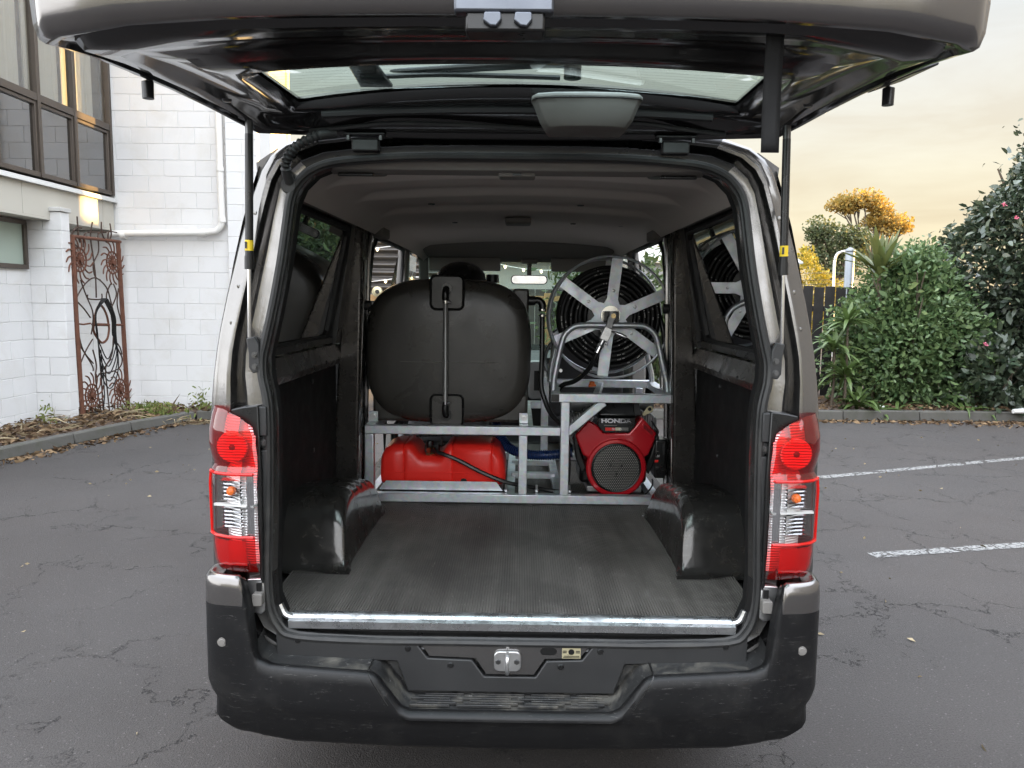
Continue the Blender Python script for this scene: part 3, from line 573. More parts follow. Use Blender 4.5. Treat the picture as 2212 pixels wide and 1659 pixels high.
obj('room_shell', MB().box(-6.9,-6.8,3.5,YB,2.34,6.3).box(-6.8,XA-0.3,3.5,YB-0.02,2.70,2.74).box(-6.8,XA-0.1,3.5,3.6,2.74,6.3).box(-6.8,XA-0.1,9.83,9.885,2.74,5.3), 'dark', ab, False)
obj('upper_wall', MB().box(-6.9,XA+0.0,3.5,YB-0.01,5.2,6.4).box(-6.9,XA,3.5,5.0,2.75,5.2), 'blockpaint', ab, False)

# rusty gate made from rake wheels
XG = -5.03
def gc(xc, yc, dx=0.0): return PX(0.3307*xc, 424.7+0.3307*yc, XG)+V((dx,0,0))
gt = thing('iron_gate', 'rusty iron gate welded from spiky sun shaped rake wheels and bent rods', 'gate', gc(545,1490))
obj('gate_frame', MB().tube([gc(470,250), gc(500,820), gc(542,1480)], 0.026, 8).tube([gc(770,290), gc(800,760), gc(838,1395)], 0.028, 8).tube([gc(462,258), gc(725,288), gc(785,296)], 0.02, 8).tube([gc(560,1468), gc(850,1388)], 0.022, 8).tube([gc(500,830), gc(545,835), gc(590,828)], 0.011, 6).tube([gc(605,835), gc(710,838)], 0.02, 6).tube([gc(740,838), gc(800,838)], 0.016, 6), 'rust', gt)
def rod(pts, r=0.0085): obj('bent_rod', MB().tube(smooth_path([gc(*p, dx=random.uniform(-0.012, 0.012)) for p in pts], 6), r, 6), 'rustdark', gt)
for pts in ([(505,130),(510,250),(525,300)], [(598,165),(593,260),(612,420),(618,520),(632,660)], [(660,165),(662,240),(690,300)], [(718,175),(722,250),(710,300)],
            [(472,250),(490,205),(540,205)], [(550,300),(560,240),(640,232)], [(640,300),(650,240),(695,232)], [(700,285),(710,230),(765,235)],
            [(640,270),(640,360),(612,440),(622,520),(660,545)], [(470,300),(505,330)], [(550,280),(548,330)],
            [(500,830),(495,700),(540,590),(612,530),(690,590),(730,690),(745,810),(745,920),(720,1050),(640,1180)],
            [(520,545),(560,640),(600,750),(600,830),(592,900)], [(487,670),(540,730),(585,790)], [(720,570),(700,650),(720,740),(735,830)], [(735,570),(760,640),(720,730)], [(770,600),(760,700),(790,790),(797,860)],
            [(500,880),(520,960),(600,1100),(608,1140)], [(600,930),(560,1010),(525,1090)], [(745,930),(780,980),(800,1030)], [(735,830),(750,950),(800,1060),(770,1130),(640,1160)], [(510,860),(545,1000),(612,1090)], [(610,1000),(625,1100),(620,1200),(660,1400)], [(652,1000),(665,1200),(672,1420)], [(720,1060),(690,1120),(705,1250),(722,1405)],
            [(575,640),(580,665),(615,672),(660,668),(668,635)]): rod(pts)
obj('bent_rod', MB().tube(smooth_path([gc(612,840), gc(612,880), gc(640,930), gc(668,955), gc(700,930), gc(712,870), gc(708,830), gc(695,770), gc(665,715), gc(640,720), gc(620,780), gc(612,840)], 5), 0.014, 6), 'rust', gt)
def rake_wheel(xc, yc, k=0.33):
    c = gc(xc, yc); m = MB(); T = MB()
    ring = lambda r: [c+V((0.0, r*math.cos(t), r*math.sin(t))) for t in np.linspace(0, 2*math.pi, 25)[:-1]]
    m.tube(ring(0.135), 0.011, 6, closed=True).tube(ring(0.085), 0.009, 6, closed=True).lathe([(0.0,-0.03),(0.032,-0.03),(0.032,0.03),(0.0,0.03)], c, 'x', 10)
    for t in np.linspace(0, 2*math.pi, 15)[:-1]: m.tube([c+V((0, 0.03*math.cos(t), 0.03*math.sin(t))), c+V((0, 0.135*math.cos(t), 0.135*math.sin(t)))], 0.008, 5)
    w_ = obj('rake_wheel', m, 'rust', gt)
    for t in np.linspace(0, 2*math.pi, 16)[:-1]:
        pts = [c+V((0.004, r*math.cos(t+q), r*math.sin(t+q))) for r, q in ((0.13, 0), (0.18, 0.05), (0.23, 0.16), (0.275, 0.36))]
        obj('tine', MB().tube(smooth_path(pts, 3), [0.009]*9+[0.006], 6), 'rust', w_)
for p in ((520,412), (735,432), (600,1300), (785,1262)): rake_wheel(*p)
cb = MB()
for q in range(5):
    x0 = 650+q*3; s = 0.86+0.07*q; dx = 0.03+0.008*q; bot = 1060+q*48
    cb.tube(smooth_path([gc(x0,665,dx), gc(650-48*s,760,dx), gc(650-40*s,900,dx), gc(665-30*s,bot-90,dx), gc(690,bot,dx), gc(720+18*s,bot-130,dx), gc(700+22*s,900,dx), gc(690+25*s,780,dx), gc(x0+8,668,dx)], 6), 0.0075, 6)
cb.tube(smooth_path([gc(620,1000,0.07), gc(635,1150,0.07), gc(650,1300,0.06), gc(648,1420,0.05), gc(630,1500,0.12), gc(560,1545,0.3), gc(480,1580,0.25)], 6), 0.0075, 6)
tag(obj('cable_coil', cb, 'black'), 'black cable looped in a coil over the rusty gate', 'cable')
q = MB().tube(smooth_path([V((-4.75,6.2,0.35)), V((-4.9,7.0,0.30)), PY(5,938,7.4), PY(22,953,7.4), V((-4.78,7.65,0.12))], 6), 0.009, 6)
tag(obj('garden_hose', q, 'black'), 'thin black hose lying at the far left wall base', 'hose')

# ------------------------------------------------------------------ fence, planting and street on the right
fn = thing('paling_fence', 'dark stained timber paling fence behind the shrubs', 'fence', (5,11.55,0))
pm = MB().box(-0.071,0.071,-0.009,0.009,0,1.0); me_p = [None]
def paling(i, x):
    if me_p[0] is None:
        b = bmesh.new(); bmesh.ops.create_cube(b, size=1.0); bmesh.ops.scale(b, vec=(0.143,0.018,1.72), verts=b.verts); bmesh.ops.bevel(b, geom=list(b.edges), offset=0.003, segments=1, affect='EDGES')
        me_p[0] = bpy.data.meshes.new('paling'); b.to_mesh(me_p[0]); b.free(); me_p[0].materials.append(MT['fence'])
    o = link_mesh('paling', me_p[0], fn, (x, 11.55+random.uniform(-0.003,0.003), 0.885+random.uniform(-0.012,0.012))); o.rotation_euler = (0, random.uniform(-0.006,0.006), 0)
for i in range(44): paling(i, 3.0+i*0.162)
obj('rail', MB().box(2.9,10.1,11.562,11.60,0.35,0.43), 'fence', fn, False); obj('rail', MB().box(2.9,10.1,11.562,11.60,1.38,1.46), 'fence', fn, False)

def branches(c, top, n, r, spread, seed):
    g = random.Random(seed); m = MB()
    for i in range(n):
        a = g.uniform(0, 6.28); e = V((c[0]+spread[0]*math.cos(a)*g.uniform(0.3,1), c[1]+spread[1]*math.sin(a)*g.uniform(0.3,1), c[2]+top*g.uniform(0.55,1)))
        b = V(c); mid = b.lerp(e, 0.45)+V((g.uniform(-.1,.1), g.uniform(-.1,.1), top*0.1)); p = smooth_path([b, mid, e], 4); m.tube(p, [r*(1-0.8*k/(len(p)-1)) for k in range(len(p))], 6)
    return m
# rounded green shrub
sh = thing('green_shrub', 'rounded bright green leafy shrub in front of the dark fence', 'shrub', (5.4,10.72,0.1))
obj('stem', branches((5.4,10.75,0.05), 1.9, 16, 0.03, (0.8,0.6), 3), 'bark', sh)
pr_ = lambda z: (1.0-0.25*max(0,-0.25-z)) if z < 0.05 else max(0.3, 1.0-0.6*(z-0.05)**1.4)
a1 = blob_leaves((5.40,10.75,1.08), (0.93,0.62,1.26), 800, 16, 0.075, 5, 0.12, prof=pr_, spread=0.085, fill=0.22)
a2 = blob_leaves((5.40,10.75,1.0), (0.76,0.5,1.05), 260, 14, 0.10, 6, 0.12, prof=pr_, spread=0.12, fill=0.6)
leaf_cloud('crown', np.concatenate([a1[0], a2[0]]), np.concatenate([a1[1], a2[1]]), np.concatenate([a1[2], a2[2]]), 'leaf_shrub', sh, 0.5, 0.75)
# tall camellia
cm = thing('camellia_tree', 'tall dark glossy camellia with pink flowers at the right edge', 'tree', (7.75,11.0,0.1))
obj('trunk', branches((7.9,11.05,0.05), 3.7, 22, 0.06, (1.3,0.8), 4), 'bark', cm)
prc = lambda z: (1.0 if z < -0.15 else max(0.25, 1.0-0.50*(z+0.15)**1.35)) * (0.86 if z < -0.75 else 1.0)
a1 = blob_leaves((7.98,11.0,2.35), (2.0,1.0,2.72), 2100, 16, 0.10, 15, 0.25, prof=prc, spread=0.095, fill=0.16)
a2 = blob_leaves((7.98,11.0,2.3), (1.75,0.75,2.45), 700, 14, 0.12, 16, 0.25, prof=prc, spread=0.16, fill=0.6)
leaf_cloud('crown', np.concatenate([a1[0], a2[0]]), np.concatenate([a1[1], a2[1]]), np.concatenate([a1[2], a2[2]]), 'leaf_cam', cm, 0.46, 0.8, droop=0.15)
for px, py in ((2170,442),(2195,470),(2130,745)):
    c = np.array(PY(px, py, 10.02 if py < 600 else 10.15)); nn = RNG.normal(0, 1, (12,3)); leaf_cloud('flower', c+0.01*nn, nn, np.full(12, 0.024), 'petal', cm, 0.9, 0.2)
a1 = blob_leaves((6.55,10.3,0.5), (0.55,0.35,0.55), 90, 14, 0.12, 21, 0.12, spread=0.1)
lb = thing('low_broad_bush', 'low dark broad leaved bush at the foot of the camellia', 'shrub', (6.55,10.3,0.1))
obj('stem', branches((6.55,10.35,0.05), 0.8, 8, 0.014, (0.4,0.25), 9), 'bark', lb); leaf_cloud('crown', *a1, 'leaf_cam', lb, 0.45, 0.7)
# long strap leaves: each leaf a part
def strap_leaf(base, az, ln, wd, lift, droop, m=7):
    q = []; d = V((math.cos(az), math.sin(az), 0)); s = V((-d.y, d.x, 0))
    for i in range(m+1):
        t = i/m; p = V(base)+d*(ln*t*math.cos(lift)*(1-0.12*t))+V((0,0,ln*(t*math.sin(lift)-droop*t*t)))
        h = wd*0.5*max(0.0, math.sin(math.pi*min(1, 0.16+0.84*t)))**0.8; h = max(h, 0.001)
        q.append([p-s*h+V((0,0,h*0.35)), p, p+s*h+V((0,0,h*0.35))])
    return MB().grid(q)
def rosette(name, label, cat, c, n, ln, wd, lift, droop, mat, group=None, stemh=0.0, seed=1, facing=None):
    g = random.Random(seed); r = thing(name, label, cat, (c[0], c[1], 0.09), group)
    if stemh: obj('stem', MB().tube([(c[0], c[1], 0.05), (c[0]+0.02, c[1], stemh*0.5), (c[0], c[1], stemh)], [0.022,0.016,0.014] if stemh < 1.5 else [0.035,0.03,0.028], 8), 'bark', r)
    for i in range(n):
        az = 2*math.pi*i/n*2.618+g.uniform(-0.3,0.3)
        o = obj('leaf', strap_leaf((c[0]+g.uniform(-.02,.02), c[1]+g.uniform(-.02,.02), (stemh if stemh else 0.09)-g.uniform(0, 0.12 if stemh else 0)), az, ln*g.uniform(0.65,1.1), wd*g.uniform(0.8,1.15), g.uniform(*lift), droop*g.uniform(0.4,1.3)), mat, r, fixn=False)
    return r
rosette('cordyline', 'long leaved cordyline rising above the green shrub', 'plant', (4.95,10.72,0), 42, 0.82, 0.09, (0.45,1.5), 0.22, 'leaf_long', None, 1.95, 3)
for i, (x, y, h, ln, n) in enumerate(((4.34,10.2,0.62,0.56,34),(4.50,10.1,0.25,0.5,32),(4.24,10.35,0.95,0.52,28),(4.75,10.05,0,0.42,18),(4.42,10.4,1.3,0.55,28))):
    rosette('strap_plant', ['tallest but one strap leaved plant beside the right of the van body','strap leaved clump low by the litter scrap','strap leaved plant nearest the van, against the fence','small strap leaved clump at the foot of the green shrub','tallest strap leaved plant left of the green shrub'][i], 'plant', (x,y,0), n, ln, 0.062, (-0.1,1.2), 0.55, 'leaf_strap', 'strap leaved plants beside the shrub', h, 40+i)
for i, (x, y) in enumerate(((5.0,10.1),(5.9,10.12),(6.15,10.2))):
    rosette('strap_plant', ['strap leaved clump just behind the kerb, under the shrub','strap leaved clump between shrub and camellia','rightmost low strap leaved clump by the camellia'][i], 'plant', (x,y,0), 11, 0.42, 0.055, (0.1,1.1), 0.7, 'leaf_strap', 'strap leaved plants beside the shrub', 0, 60+i)

# far trees, bush, street lamp, flue
def limb_tree(name, label, base, h, r, limbs, clumps, leafn, leaf, mat, spread, seed, flat=0.45):
    g = np.random.default_rng(seed); t = thing(name, label, 'tree', base); m = MB(); b = V(base)
    fork = b+V((0.2, 0, h*0.45)); m.tube(smooth_path([b, b.lerp(fork, .5)+V((0.15,0,0)), fork], 4), [r*(1-0.05*i) for i in range(9)], 8); P, Nn = [], []
    for c, s in clumps:
        e = V(c); mid = fork.lerp(e, 0.5)+V((float(g.normal(0,.15)), float(g.normal(0,.15)), -0.25)); pth = smooth_path([fork, mid, e], 4); m.tube(pth, [r*0.5*(1-0.85*i/8) for i in range(9)], 6)
        for k in range(4):
            q = e+V((float(g.normal(0,s*.5)), float(g.normal(0,s*.4)), float(g.normal(0,s*.2)))); m.tube([mid.lerp(e,.6), q], [r*.14, r*.04], 5)
        d = g.normal(0, 1, (leafn, 3)); d /= np.linalg.norm(d, axis=1, keepdims=True); rr = g.random(leafn)**0.45
        p = np.array(e)+d*rr[:,None]*np.array([s*spread, s*spread, s*flat]); P.append(p+g.normal(0, s*0.08, p.shape)); Nn.append(d)
    obj('trunk', m, 'bark', t); P = np.concatenate(P); leaf_cloud('crown', P, np.concatenate(Nn), leaf*g.uniform(.6,1.3,len(P)), mat, t, 0.55, 0.9); return t
Yt = 45.0
def far(px, py, Y=Yt): return tuple(PY(px, py, Y))
limb_tree('autumn_tree', 'tall open tree with golden sunlit crown beyond the fence', (PY(1872,700,Yt).x, Yt, 0), 8.0, 0.22, 6,
    [(far(1838,432),0.8),(far(1868,428),0.8),(far(1893,440),0.7),(far(1812,442),0.6),(far(1850,440),0.6),(far(1902,455),0.6),(far(1905,470),0.75),(far(1935,478),0.75),(far(1918,495),0.7),(far(1948,492),0.5),(far(1885,480),0.5),(far(1830,452),0.45)], 300, 0.22, 'leaf_gold', 1.25, 31, 0.62)
limb_tree('olive_tree', 'olive green tree left of the golden tree, half in sun', (PY(1790,700,38).x, 38, 0), 6.0, 0.2, 6,
    [(far(1772,490,38),0.75),(far(1790,505,38),0.85),(far(1760,508,38),0.5),(far(1820,512,38),0.8),(far(1845,508,38),0.7),(far(1862,522,38),0.6),(far(1800,535,38),0.9),(far(1770,545,38),0.8),(far(1750,560,38),0.6),(far(1825,545,38),0.8),(far(1850,555,38),0.7),(far(1790,575,38),0.9),(far(1830,580,38),0.8)], 380, 0.17, 'leaf_olive', 1.0, 32, 0.7)
yb_ = thing('yellow_bush', 'bright yellow sunlit bush just above the fence top', 'shrub', (PY(1755,600,26).x, 26, 0))
c = PY(1752,640,26); a1 = blob_leaves((c.x,26,1.6), (0.95,0.8,1.55), 420, 15, 0.10, 41, 0.1, spread=0.09)
obj('stem', branches((c.x,26,0.0), 2.2, 9, 0.05, (0.6,0.4), 12), 'bark', yb_); leaf_cloud('crown', *a1, 'leaf_yellow', yb_, 0.5, 0.8)
lp = thing('street_lamp', 'white curved street lamp post above the fence', 'street lamp', (PY(1802,700,22).x, 22, 0))
obj('post', MB().tube([(PY(1801,700,22).x,22,0), PY(1801,600,22)]+smooth_path([PY(1802,572,22), PY(1805,556,22), PY(1811,547,22), PY(1823,543,22)], 5), 0.036, 10), 'lampwhite', lp)
obj('lamp_head', MB().tube([PY(1821,543.5,22), PY(1826,543,22), PY(1829,544,22)], [0.03,0.05,0.02], 8), 'lampwhite', lp)
fl = thing('metal_flue', 'grey galvanised flue with conical cap above the fence', 'flue', (PY(1836,700,20).x, 20, 0))
c = PY(1836,560,20); obj('pipe', MB().lathe([(0.0,-2.2),(0.115,-2.2),(0.115,0.18),(0.10,0.2),(0.0,0.2)], c, 'z', 16), 'flue', fl); obj('cap', MB().lathe([(0.0,0.2),(0.135,0.2),(0.125,0.24),(0.03,0.30),(0.0,0.3)], c, 'z', 16), 'flue', fl)
wr = MB()
for y0 in (588, 603, 612): wr.tube([PY(1500,y0+4,24), PY(1740,y0+2,24), PY(1990,y0,24), PY(2500,y0-6,24)], 0.008, 4)
tag(obj('power_lines', wr, 'black'), 'thin overhead wires crossing behind the fence', 'wires')

# ------------------------------------------------------------------ yard beyond the front of the van
shd = thing('dark_shed', 'dark corrugated iron shed over a black boarded wall, seen through the left door opening', 'shed', (-2.2,11,0))
q = MB(); zz = np.arange(1.55, 2.95, 0.012); q.grid([[(x, 10.95+0.022*math.sin(z*2*math.pi/0.105), z) for x in (-3.3,-1.05)] for z in zz]); obj('corrugated_sheet', q, 'corr', shd, fixn=False)
obj('beam', MB().box(-3.3,-1.05,10.86,10.96,1.46,1.55), 'timber', shd, True, 0.004)
for i in range(8): obj('board', MB().box(-3.3+i*0.28,-3.3+i*0.28+0.272,10.93,10.95,0.2+0.0,1.46), 'black', shd, True, 0.003)
for x in (-2.55,-1.62): obj('batten', MB().box(x-0.025,x+0.025,10.88,10.928,0.1,1.45), 'timber', shd, True, 0.003)
yf = thing('board_fence', 'dark grey vertical board fence seen through the windscreen', 'fence', (1,11.4,0))
for i in range(26): obj('board', MB().box(-1.0+i*0.155,-1.0+i*0.155+0.148,11.40+0.004*(i%3),11.42+0.004*(i%3),0,1.66), 'corr', yf, True, 0.003)
obj('rail', MB().box(-1.05,3.05,11.36,11.398,1.48,1.56), 'timber', yf, True, 0.003)
for x in (0.42, 1.02, 1.75): obj('post', MB().box(x-0.05,x+0.05,11.28,11.36,0,1.60), 'timber', yf, True, 0.003)
rs = thing('grey_building', 'pale grey sheet clad building behind the board fence', 'building', (1,15,0))
for i in range(9): obj('roof_sheet', MB().hexa([(-3+i*0.9,14,2.2),(-2.11+i*0.9,14,2.2),(-2.11+i*0.9,19,3.6),(-3+i*0.9,19,3.6),(-3+i*0.9,14,2.23),(-2.11+i*0.9,14,2.23),(-2.11+i*0.9,19,3.63),(-3+i*0.9,19,3.63)]), 'grey_sheet', rs, False)
obj('wall', MB().box(-3,5.1,14.2,14.3,0,2.2), 'grey_sheet', rs, False)
def string_lights(label, pts, n):
    P = smooth_path(pts, 8); r = thing('string_lights', label, 'string lights', P[0], 'strings of small lights'); obj('wire', MB().tube(P, 0.006, 4), 'white', r)
    for i in range(n):
        p = P[int((i+0.5)*len(P)/n)]; obj('bulb', MB().lathe([(0.0,-0.045),(0.016,-0.03),(0.018,-0.012),(0.008,0.004),(0.0,0.006)], p, 'z', 8), 'bulb', r)
string_lights('upper string of small lights across the corrugated shed', [(-3.2,10.85,2.28),(-2.4,10.85,2.16),(-1.6,10.85,2.24),(-1.1,10.85,2.2)], 7)
string_lights('lower string of small lights across the corrugated shed', [(-3.2,10.84,1.83),(-2.3,10.84,1.72),(-1.5,10.84,1.80),(-1.1,10.84,1.76)], 7)
string_lights('string of small lights seen through the windscreen above the board fence', [(-1.0,11.0,2.22),(-0.2,11.0,1.98),(0.5,11.0,1.92),(1.4,11.0,2.02),(2.4,11.0,2.2)], 10)
vt = thing('roof_vent_ball', 'round cream vent on the shed wall beyond the left door', 'vent', PY(815,630,10.7))
obj('bowl', MB().lathe([(0.0,0.05),(0.06,0.05),(0.075,0.0),(0.07,-0.04),(0.035,-0.05),(0.0,-0.05)], PY(815,630,10.7), 'y', 14), 'cream', vt); obj('throat', MB().lathe([(0.0,-0.01),(0.03,-0.01),(0.028,0.0),(0.0,0.0)], PY(815,630,10.64), 'y', 10), 'black', vt)
obj('bracket', MB().box(PY(815,630,10.7).x-0.015, PY(815,630,10.7).x+0.015, 10.74, 10.93, PY(815,630,10.7).z-0.02, PY(815,630,10.7).z+0.02), 'cream', vt)
for i, (x, y, z, rx, rz, mt, nm, lb) in enumerate(((1.15,10.6,1.35,0.75,0.95,'leaf_mid','bamboo_clump','pale green leafy bush seen through the middle of the windscreen'),(2.05,10.3,1.2,0.6,1.2,'leaf_mid','leafy_bush','leafy bush seen behind the hose reel'),(3.0,10.5,1.1,0.55,1.15,'leaf_shrub','leafy_bush','dense bush seen through the right door opening'))):
    t = thing(nm, lb, 'shrub', (x,y,0.0)); obj('stem', branches((x,y,0.0), z*1.3, 9, 0.018, (rx*.6,.3), 70+i), 'bark', t)
    a1 = blob_leaves((x,y,z), (rx,0.45,rz), 150, 13, 0.13, 80+i, 0.15, spread=0.12, fill=0.7); leaf_cloud('crown', *a1, mt, t, 0.3, 0.8, droop=0.3)
for i, (x, y, h) in enumerate(((2.42,10.15,2.1),(2.62,10.3,1.45),(2.75,10.75,2.35))):
    rosette('ginger_plant', ['long leaved plant nearest the right sliding door','low long leaved plant by the right sliding door','tall long leaved plant farther beyond the right sliding door'][i], 'plant', (x,y,0), 30, 0.85, 0.105, (-0.3,1.2), 0.8, 'leaf_long', 'long leaved plants beyond the right door', h, 90+i)

# unseen low blocks added behind the camera to shape paint reflections and fill light
struct(obj('reflection_block', MB().box(-16,-2.5,-19,-13,0,2.9).box(-2.4,5.2,-20,-14.5,0,2.4).box(5.3,10.4,-19,-13.5,0,3.4), 'creamblock', smooth=False, base=(-3,-16,0)))
# unseen building added to shade the car park; gap slanted for a sun strip
nb = struct(obj('sun_blocker_building', MB().prism([(10.7,-14),(15,-14),(15,12.72),(10.7,11.96)],'z',0,8.6).prism([(10.7,12.36),(15,13.12),(15,14.2),(10.7,13.4)],'z',0,8.6).prism([(10.72,11.96),(11.0,12.0),(11.0,12.41),(10.72,12.37)],'z',0,4.95), 'blocker', smooth=False, base=(12,-1,0)))

# ------------------------------------------------------------------ the van
van = thing('cargo_van', 'bronze grey cargo van seen from behind with its tailgate raised', 'van', (0,4.2,0))
SX = [(0.28,0.79),(0.45,0.835),(0.7,0.8475),(1.1,0.8475),(1.2,0.845),(1.4,0.826),(1.47,0.812),(1.59,0.786),(1.727,0.752),(1.85,0.71),(1.91,0.67),(1.95,0.60),(1.975,0.45),(1.985,0.2),(1.99,0.0)]
def sx(z): return interp(SX, z)
RA, FA, WR = 3.06, 5.62, 0.335          # axles, wheel radius
# outer sides with wheel arches, quarter window, door opening and front window left open
def side_shell():
    m = MB(); Ys = sorted(set([2.16,2.2,2.28,2.33,2.5,2.8,3.1,3.24,3.5,3.70,4.0,4.4,4.80,4.95,5.2,5.5,5.8,5.95,6.2]+[round(a+k*0.06,3) for a in (RA,FA) for k in range(-7,8)]))
    Zs = [0.75,0.95,1.1,1.2,1.29,1.4,1.47,1.59,1.70,1.79,1.85]
    def hole(y, z):
        if 2.28 < y < 3.24 and 1.29 < z < 1.79: return True
        if 3.70 < y < 4.80 and z < 1.79: return True
        if 4.95 < y < 5.95 and 1.29 < z < 1.79: return True
        return y > 5.95 and z > 1.29
    def low(y):
        z = 0.30
        for a in (RA, FA):
            if abs(y-a) < 0.41: z = max(z, 0.30+math.sqrt(0.41**2-(y-a)**2)*1.05)
        return min(z, 0.745)
    for a, b in zip(Ys, Ys[1:]):
        yc = (a+b)/2
        if not (3.70 < yc < 4.80):
            za, zb = low(a), low(b); m.grid([[(sx(za+(0.75-za)*t), a, za+(0.75-za)*t) for t in (0,.5,1)], [(sx(zb+(0.75-zb)*t), b, zb+(0.75-zb)*t) for t in (0,.5,1)]])
        for z0, z1 in zip(Zs, Zs[1:]):
            if not hole(yc, (z0+z1)/2): m.grid([[(sx(z0),a,z0),(sx(z1),a,z1)],[(sx(z0),b,z0),(sx(z1),b,z1)]])
    m.box(sx(0.5)-0.08, sx(0.5)-0.005, 3.70, 4.80, 0.30, 0.52)
    return m
def weld(o, d=0.0004):
    bm = bmesh.new(); bm.from_mesh(o.data); bmesh.ops.remove_doubles(bm, verts=bm.verts, dist=d); bmesh.ops.recalc_face_normals(bm, faces=bm.faces); bm.to_mesh(o.data); bm.free(); o.data.shade_smooth()
    try: o.data.set_sharp_from_angle(angle=R(40))
    except Exception: pass
    return o
weld(obj('body_side', side_shell(), 'paint', van)); ms = side_shell(); ms.v = [(-x,y,z) for x,y,z in ms.v]; weld(obj('body_side', ms, 'paint', van))
rf = MB(); rz = [p for p in SX if p[0] >= 1.85]; half = [(x, z) for z, x in rz]; full = half+[(-x, z) for x, z in reversed(half[:-1])]
rf.grid([[(x*(1 if y < 5.2 else 1-0.06*(y-5.2)), y, z-(0.0 if y > 2.5 else 0.03*((2.5-y)/0.34)**2)-(0 if y < 4.9 else 0.28*(y-4.9)**2)) for x, z in full] for y in (2.16,2.22,2.3,2.4,2.6,3.2,4,4.9,5.15,5.35,5.5)])
obj('roof', rf, 'paint', van)
nose = MB(); nose.loft([[(x*s, y, zb+(zt-zb)*k) for x, k in ((-0.84,0.05),(-0.845,0.6),(-0.76,0.95),(-0.4,1.0),(0.4,1.0),(0.76,0.95),(0.845,0.6),(0.84,0.05))] for y, s, zb, zt in ((6.19,1.0,0.30,1.14),(6.4,0.98,0.28,1.06),(6.56,0.93,0.28,0.92),(6.64,0.84,0.30,0.72))]); obj('bonnet', nose, 'paint', van)
obj('underbody', MB().box(-0.70,0.70,2.25,6.3,0.34,0.50), 'dark', van, False)
for y in (RA, FA):
    for s in (-1, 1):
        cxw = s*0.735; wh = obj('wheel', MB().lathe([(0.0,-0.09),(0.17,-0.09),(0.205,-0.08),(0.205,0.08),(0.17,0.09),(0.0,0.06)], (cxw,y,WR), 'x', 24), 'alu', van)
        obj('tyre', MB().lathe([(0.205,-0.085),(0.28,-0.098),(0.325,-0.085),(0.335,-0.04),(0.335,0.04),(0.325,0.085),(0.28,0.098),(0.205,0.085)], (cxw,y,WR), 'x', 32), 'rubber', wh)

# rear frame: opening edge, flange, strut gutter, outer panel edge
OP = [(0,1.868),(0.15,1.868),(0.30,1.866),(0.42,1.858),(0.50,1.848),(0.555,1.825),(0.59,1.79),(0.607,1.75),(0.617,1.68),(0.63,1.58),(0.652,1.46),(0.672,1.37),(0.682,1.325),(0.68,1.275),(0.668,1.225),(0.662,1.17),(0.662,1.05),(0.667,0.85),(0.672,0.72),(0.668,0.628),(0.648,0.572),(0.60,0.545),(0.4,0.538),(0.2,0.538),(0,0.538)]
BO = [(0,1.96),(0.15,1.96),(0.30,1.957),(0.45,1.948),(0.56,1.935),(0.635,1.91),(0.675,1.88),(0.700,1.84),(0.725,1.77),(0.762,1.64),(0.797,1.50),(0.816,1.41),(0.826,1.35),(0.835,1.28),(0.841,1.22),(0.846,1.16),(0.8475,1.05),(0.8475,0.85),(0.8475,0.75),(0.84,0.66),(0.78,0.56),(0.70,0.50),(0.4,0.46),(0.2,0.46),(0,0.46)]
def y0(z): return interp([(0.3,2.075),(0.6,2.075),(1.2,2.085),(1.9,2.13),(2.1,2.14)], z)
def ring(t, dy):
    r = []
    for (x, z), (X, Z) in zip(OP, BO): p = (x+(X-x)*t, z+(Z-z)*t); r.append((p[0], y0(p[1])+dy, p[1]))
    return r
rings = [ring(0.0,0.05), ring(0.03,0.012), ring(0.09,0.0), ring(0.20,0.004), ring(0.36,-0.004), ring(0.42,0.008), ring(0.47,0.06), ring(0.58,0.065), ring(0.62,0.03), ring(0.66,0.010), ring(0.74,0.008), ring(0.78,0.014), ring(0.90,0.012), ring(0.97,0.018), ring(1.0,0.034), ring(1.0,0.09)]
rfo = obj('rear_frame', MB().grid(rings).mirror(), 'paint_in', van, ang=55); rfo.data.materials.append(MT['dark_paint'])
for p in rfo.data.polygons:
    c = p.center+van.location
    if c.z < 0.70 or (c.z > 1.80 and abs(c.x) < 0.57): p.material_index = 1
# dark inner return of the opening
obj('rear_frame_inner', MB().grid([ring(0.0,0.05), ring(0.03,0.07), ring(0.05,0.11)]).mirror(), 'board', van)
sl_ = ring(0.075,-0.006); sl_full = [V(p) for p in sl_]+[V((-p[0],p[1],p[2])) for p in reversed(sl_[1:-1])]
def close_smooth(P, k=3):
    n = len(P); o = []
    for i in range(n):
        p0,p1,p2,p3 = P[(i-1)%n],P[i],P[(i+1)%n],P[(i+2)%n]
        for j in range(k):
            t = j/k; o.append(0.5*((2*p1)+(p2-p0)*t+(2*p0-5*p1+4*p2-p3)*t*t+(3*p1-p0-3*p2+p3)*t**3))
    return o
sp = close_smooth(sl_full); inn = [V((p.x*0.990, p.y+0.012, 1.23+(p.z-1.23)*0.990)) for p in sp]
ds = obj('door_seal', MB().tube(sp, 0.0105, 8, closed=True), 'rubber', van); obj('seal_lip', MB().tube(inn, 0.006, 6, closed=True), 'rubber', ds)
# spot weld dimples on the panel edge
for s in (-1, 1):
    for z in (1.72,1.62,1.52,1.42,1.32,1.25):
        X = sx(z)*0.948; obj('spot_weld', MB().lathe([(0.0,-0.0012),(0.0045,-0.0010),(0.006,0.0006),(0.0,0.0006)], (s*X, y0(z)+0.013, z), 'y', 8), 'paint_in', van)

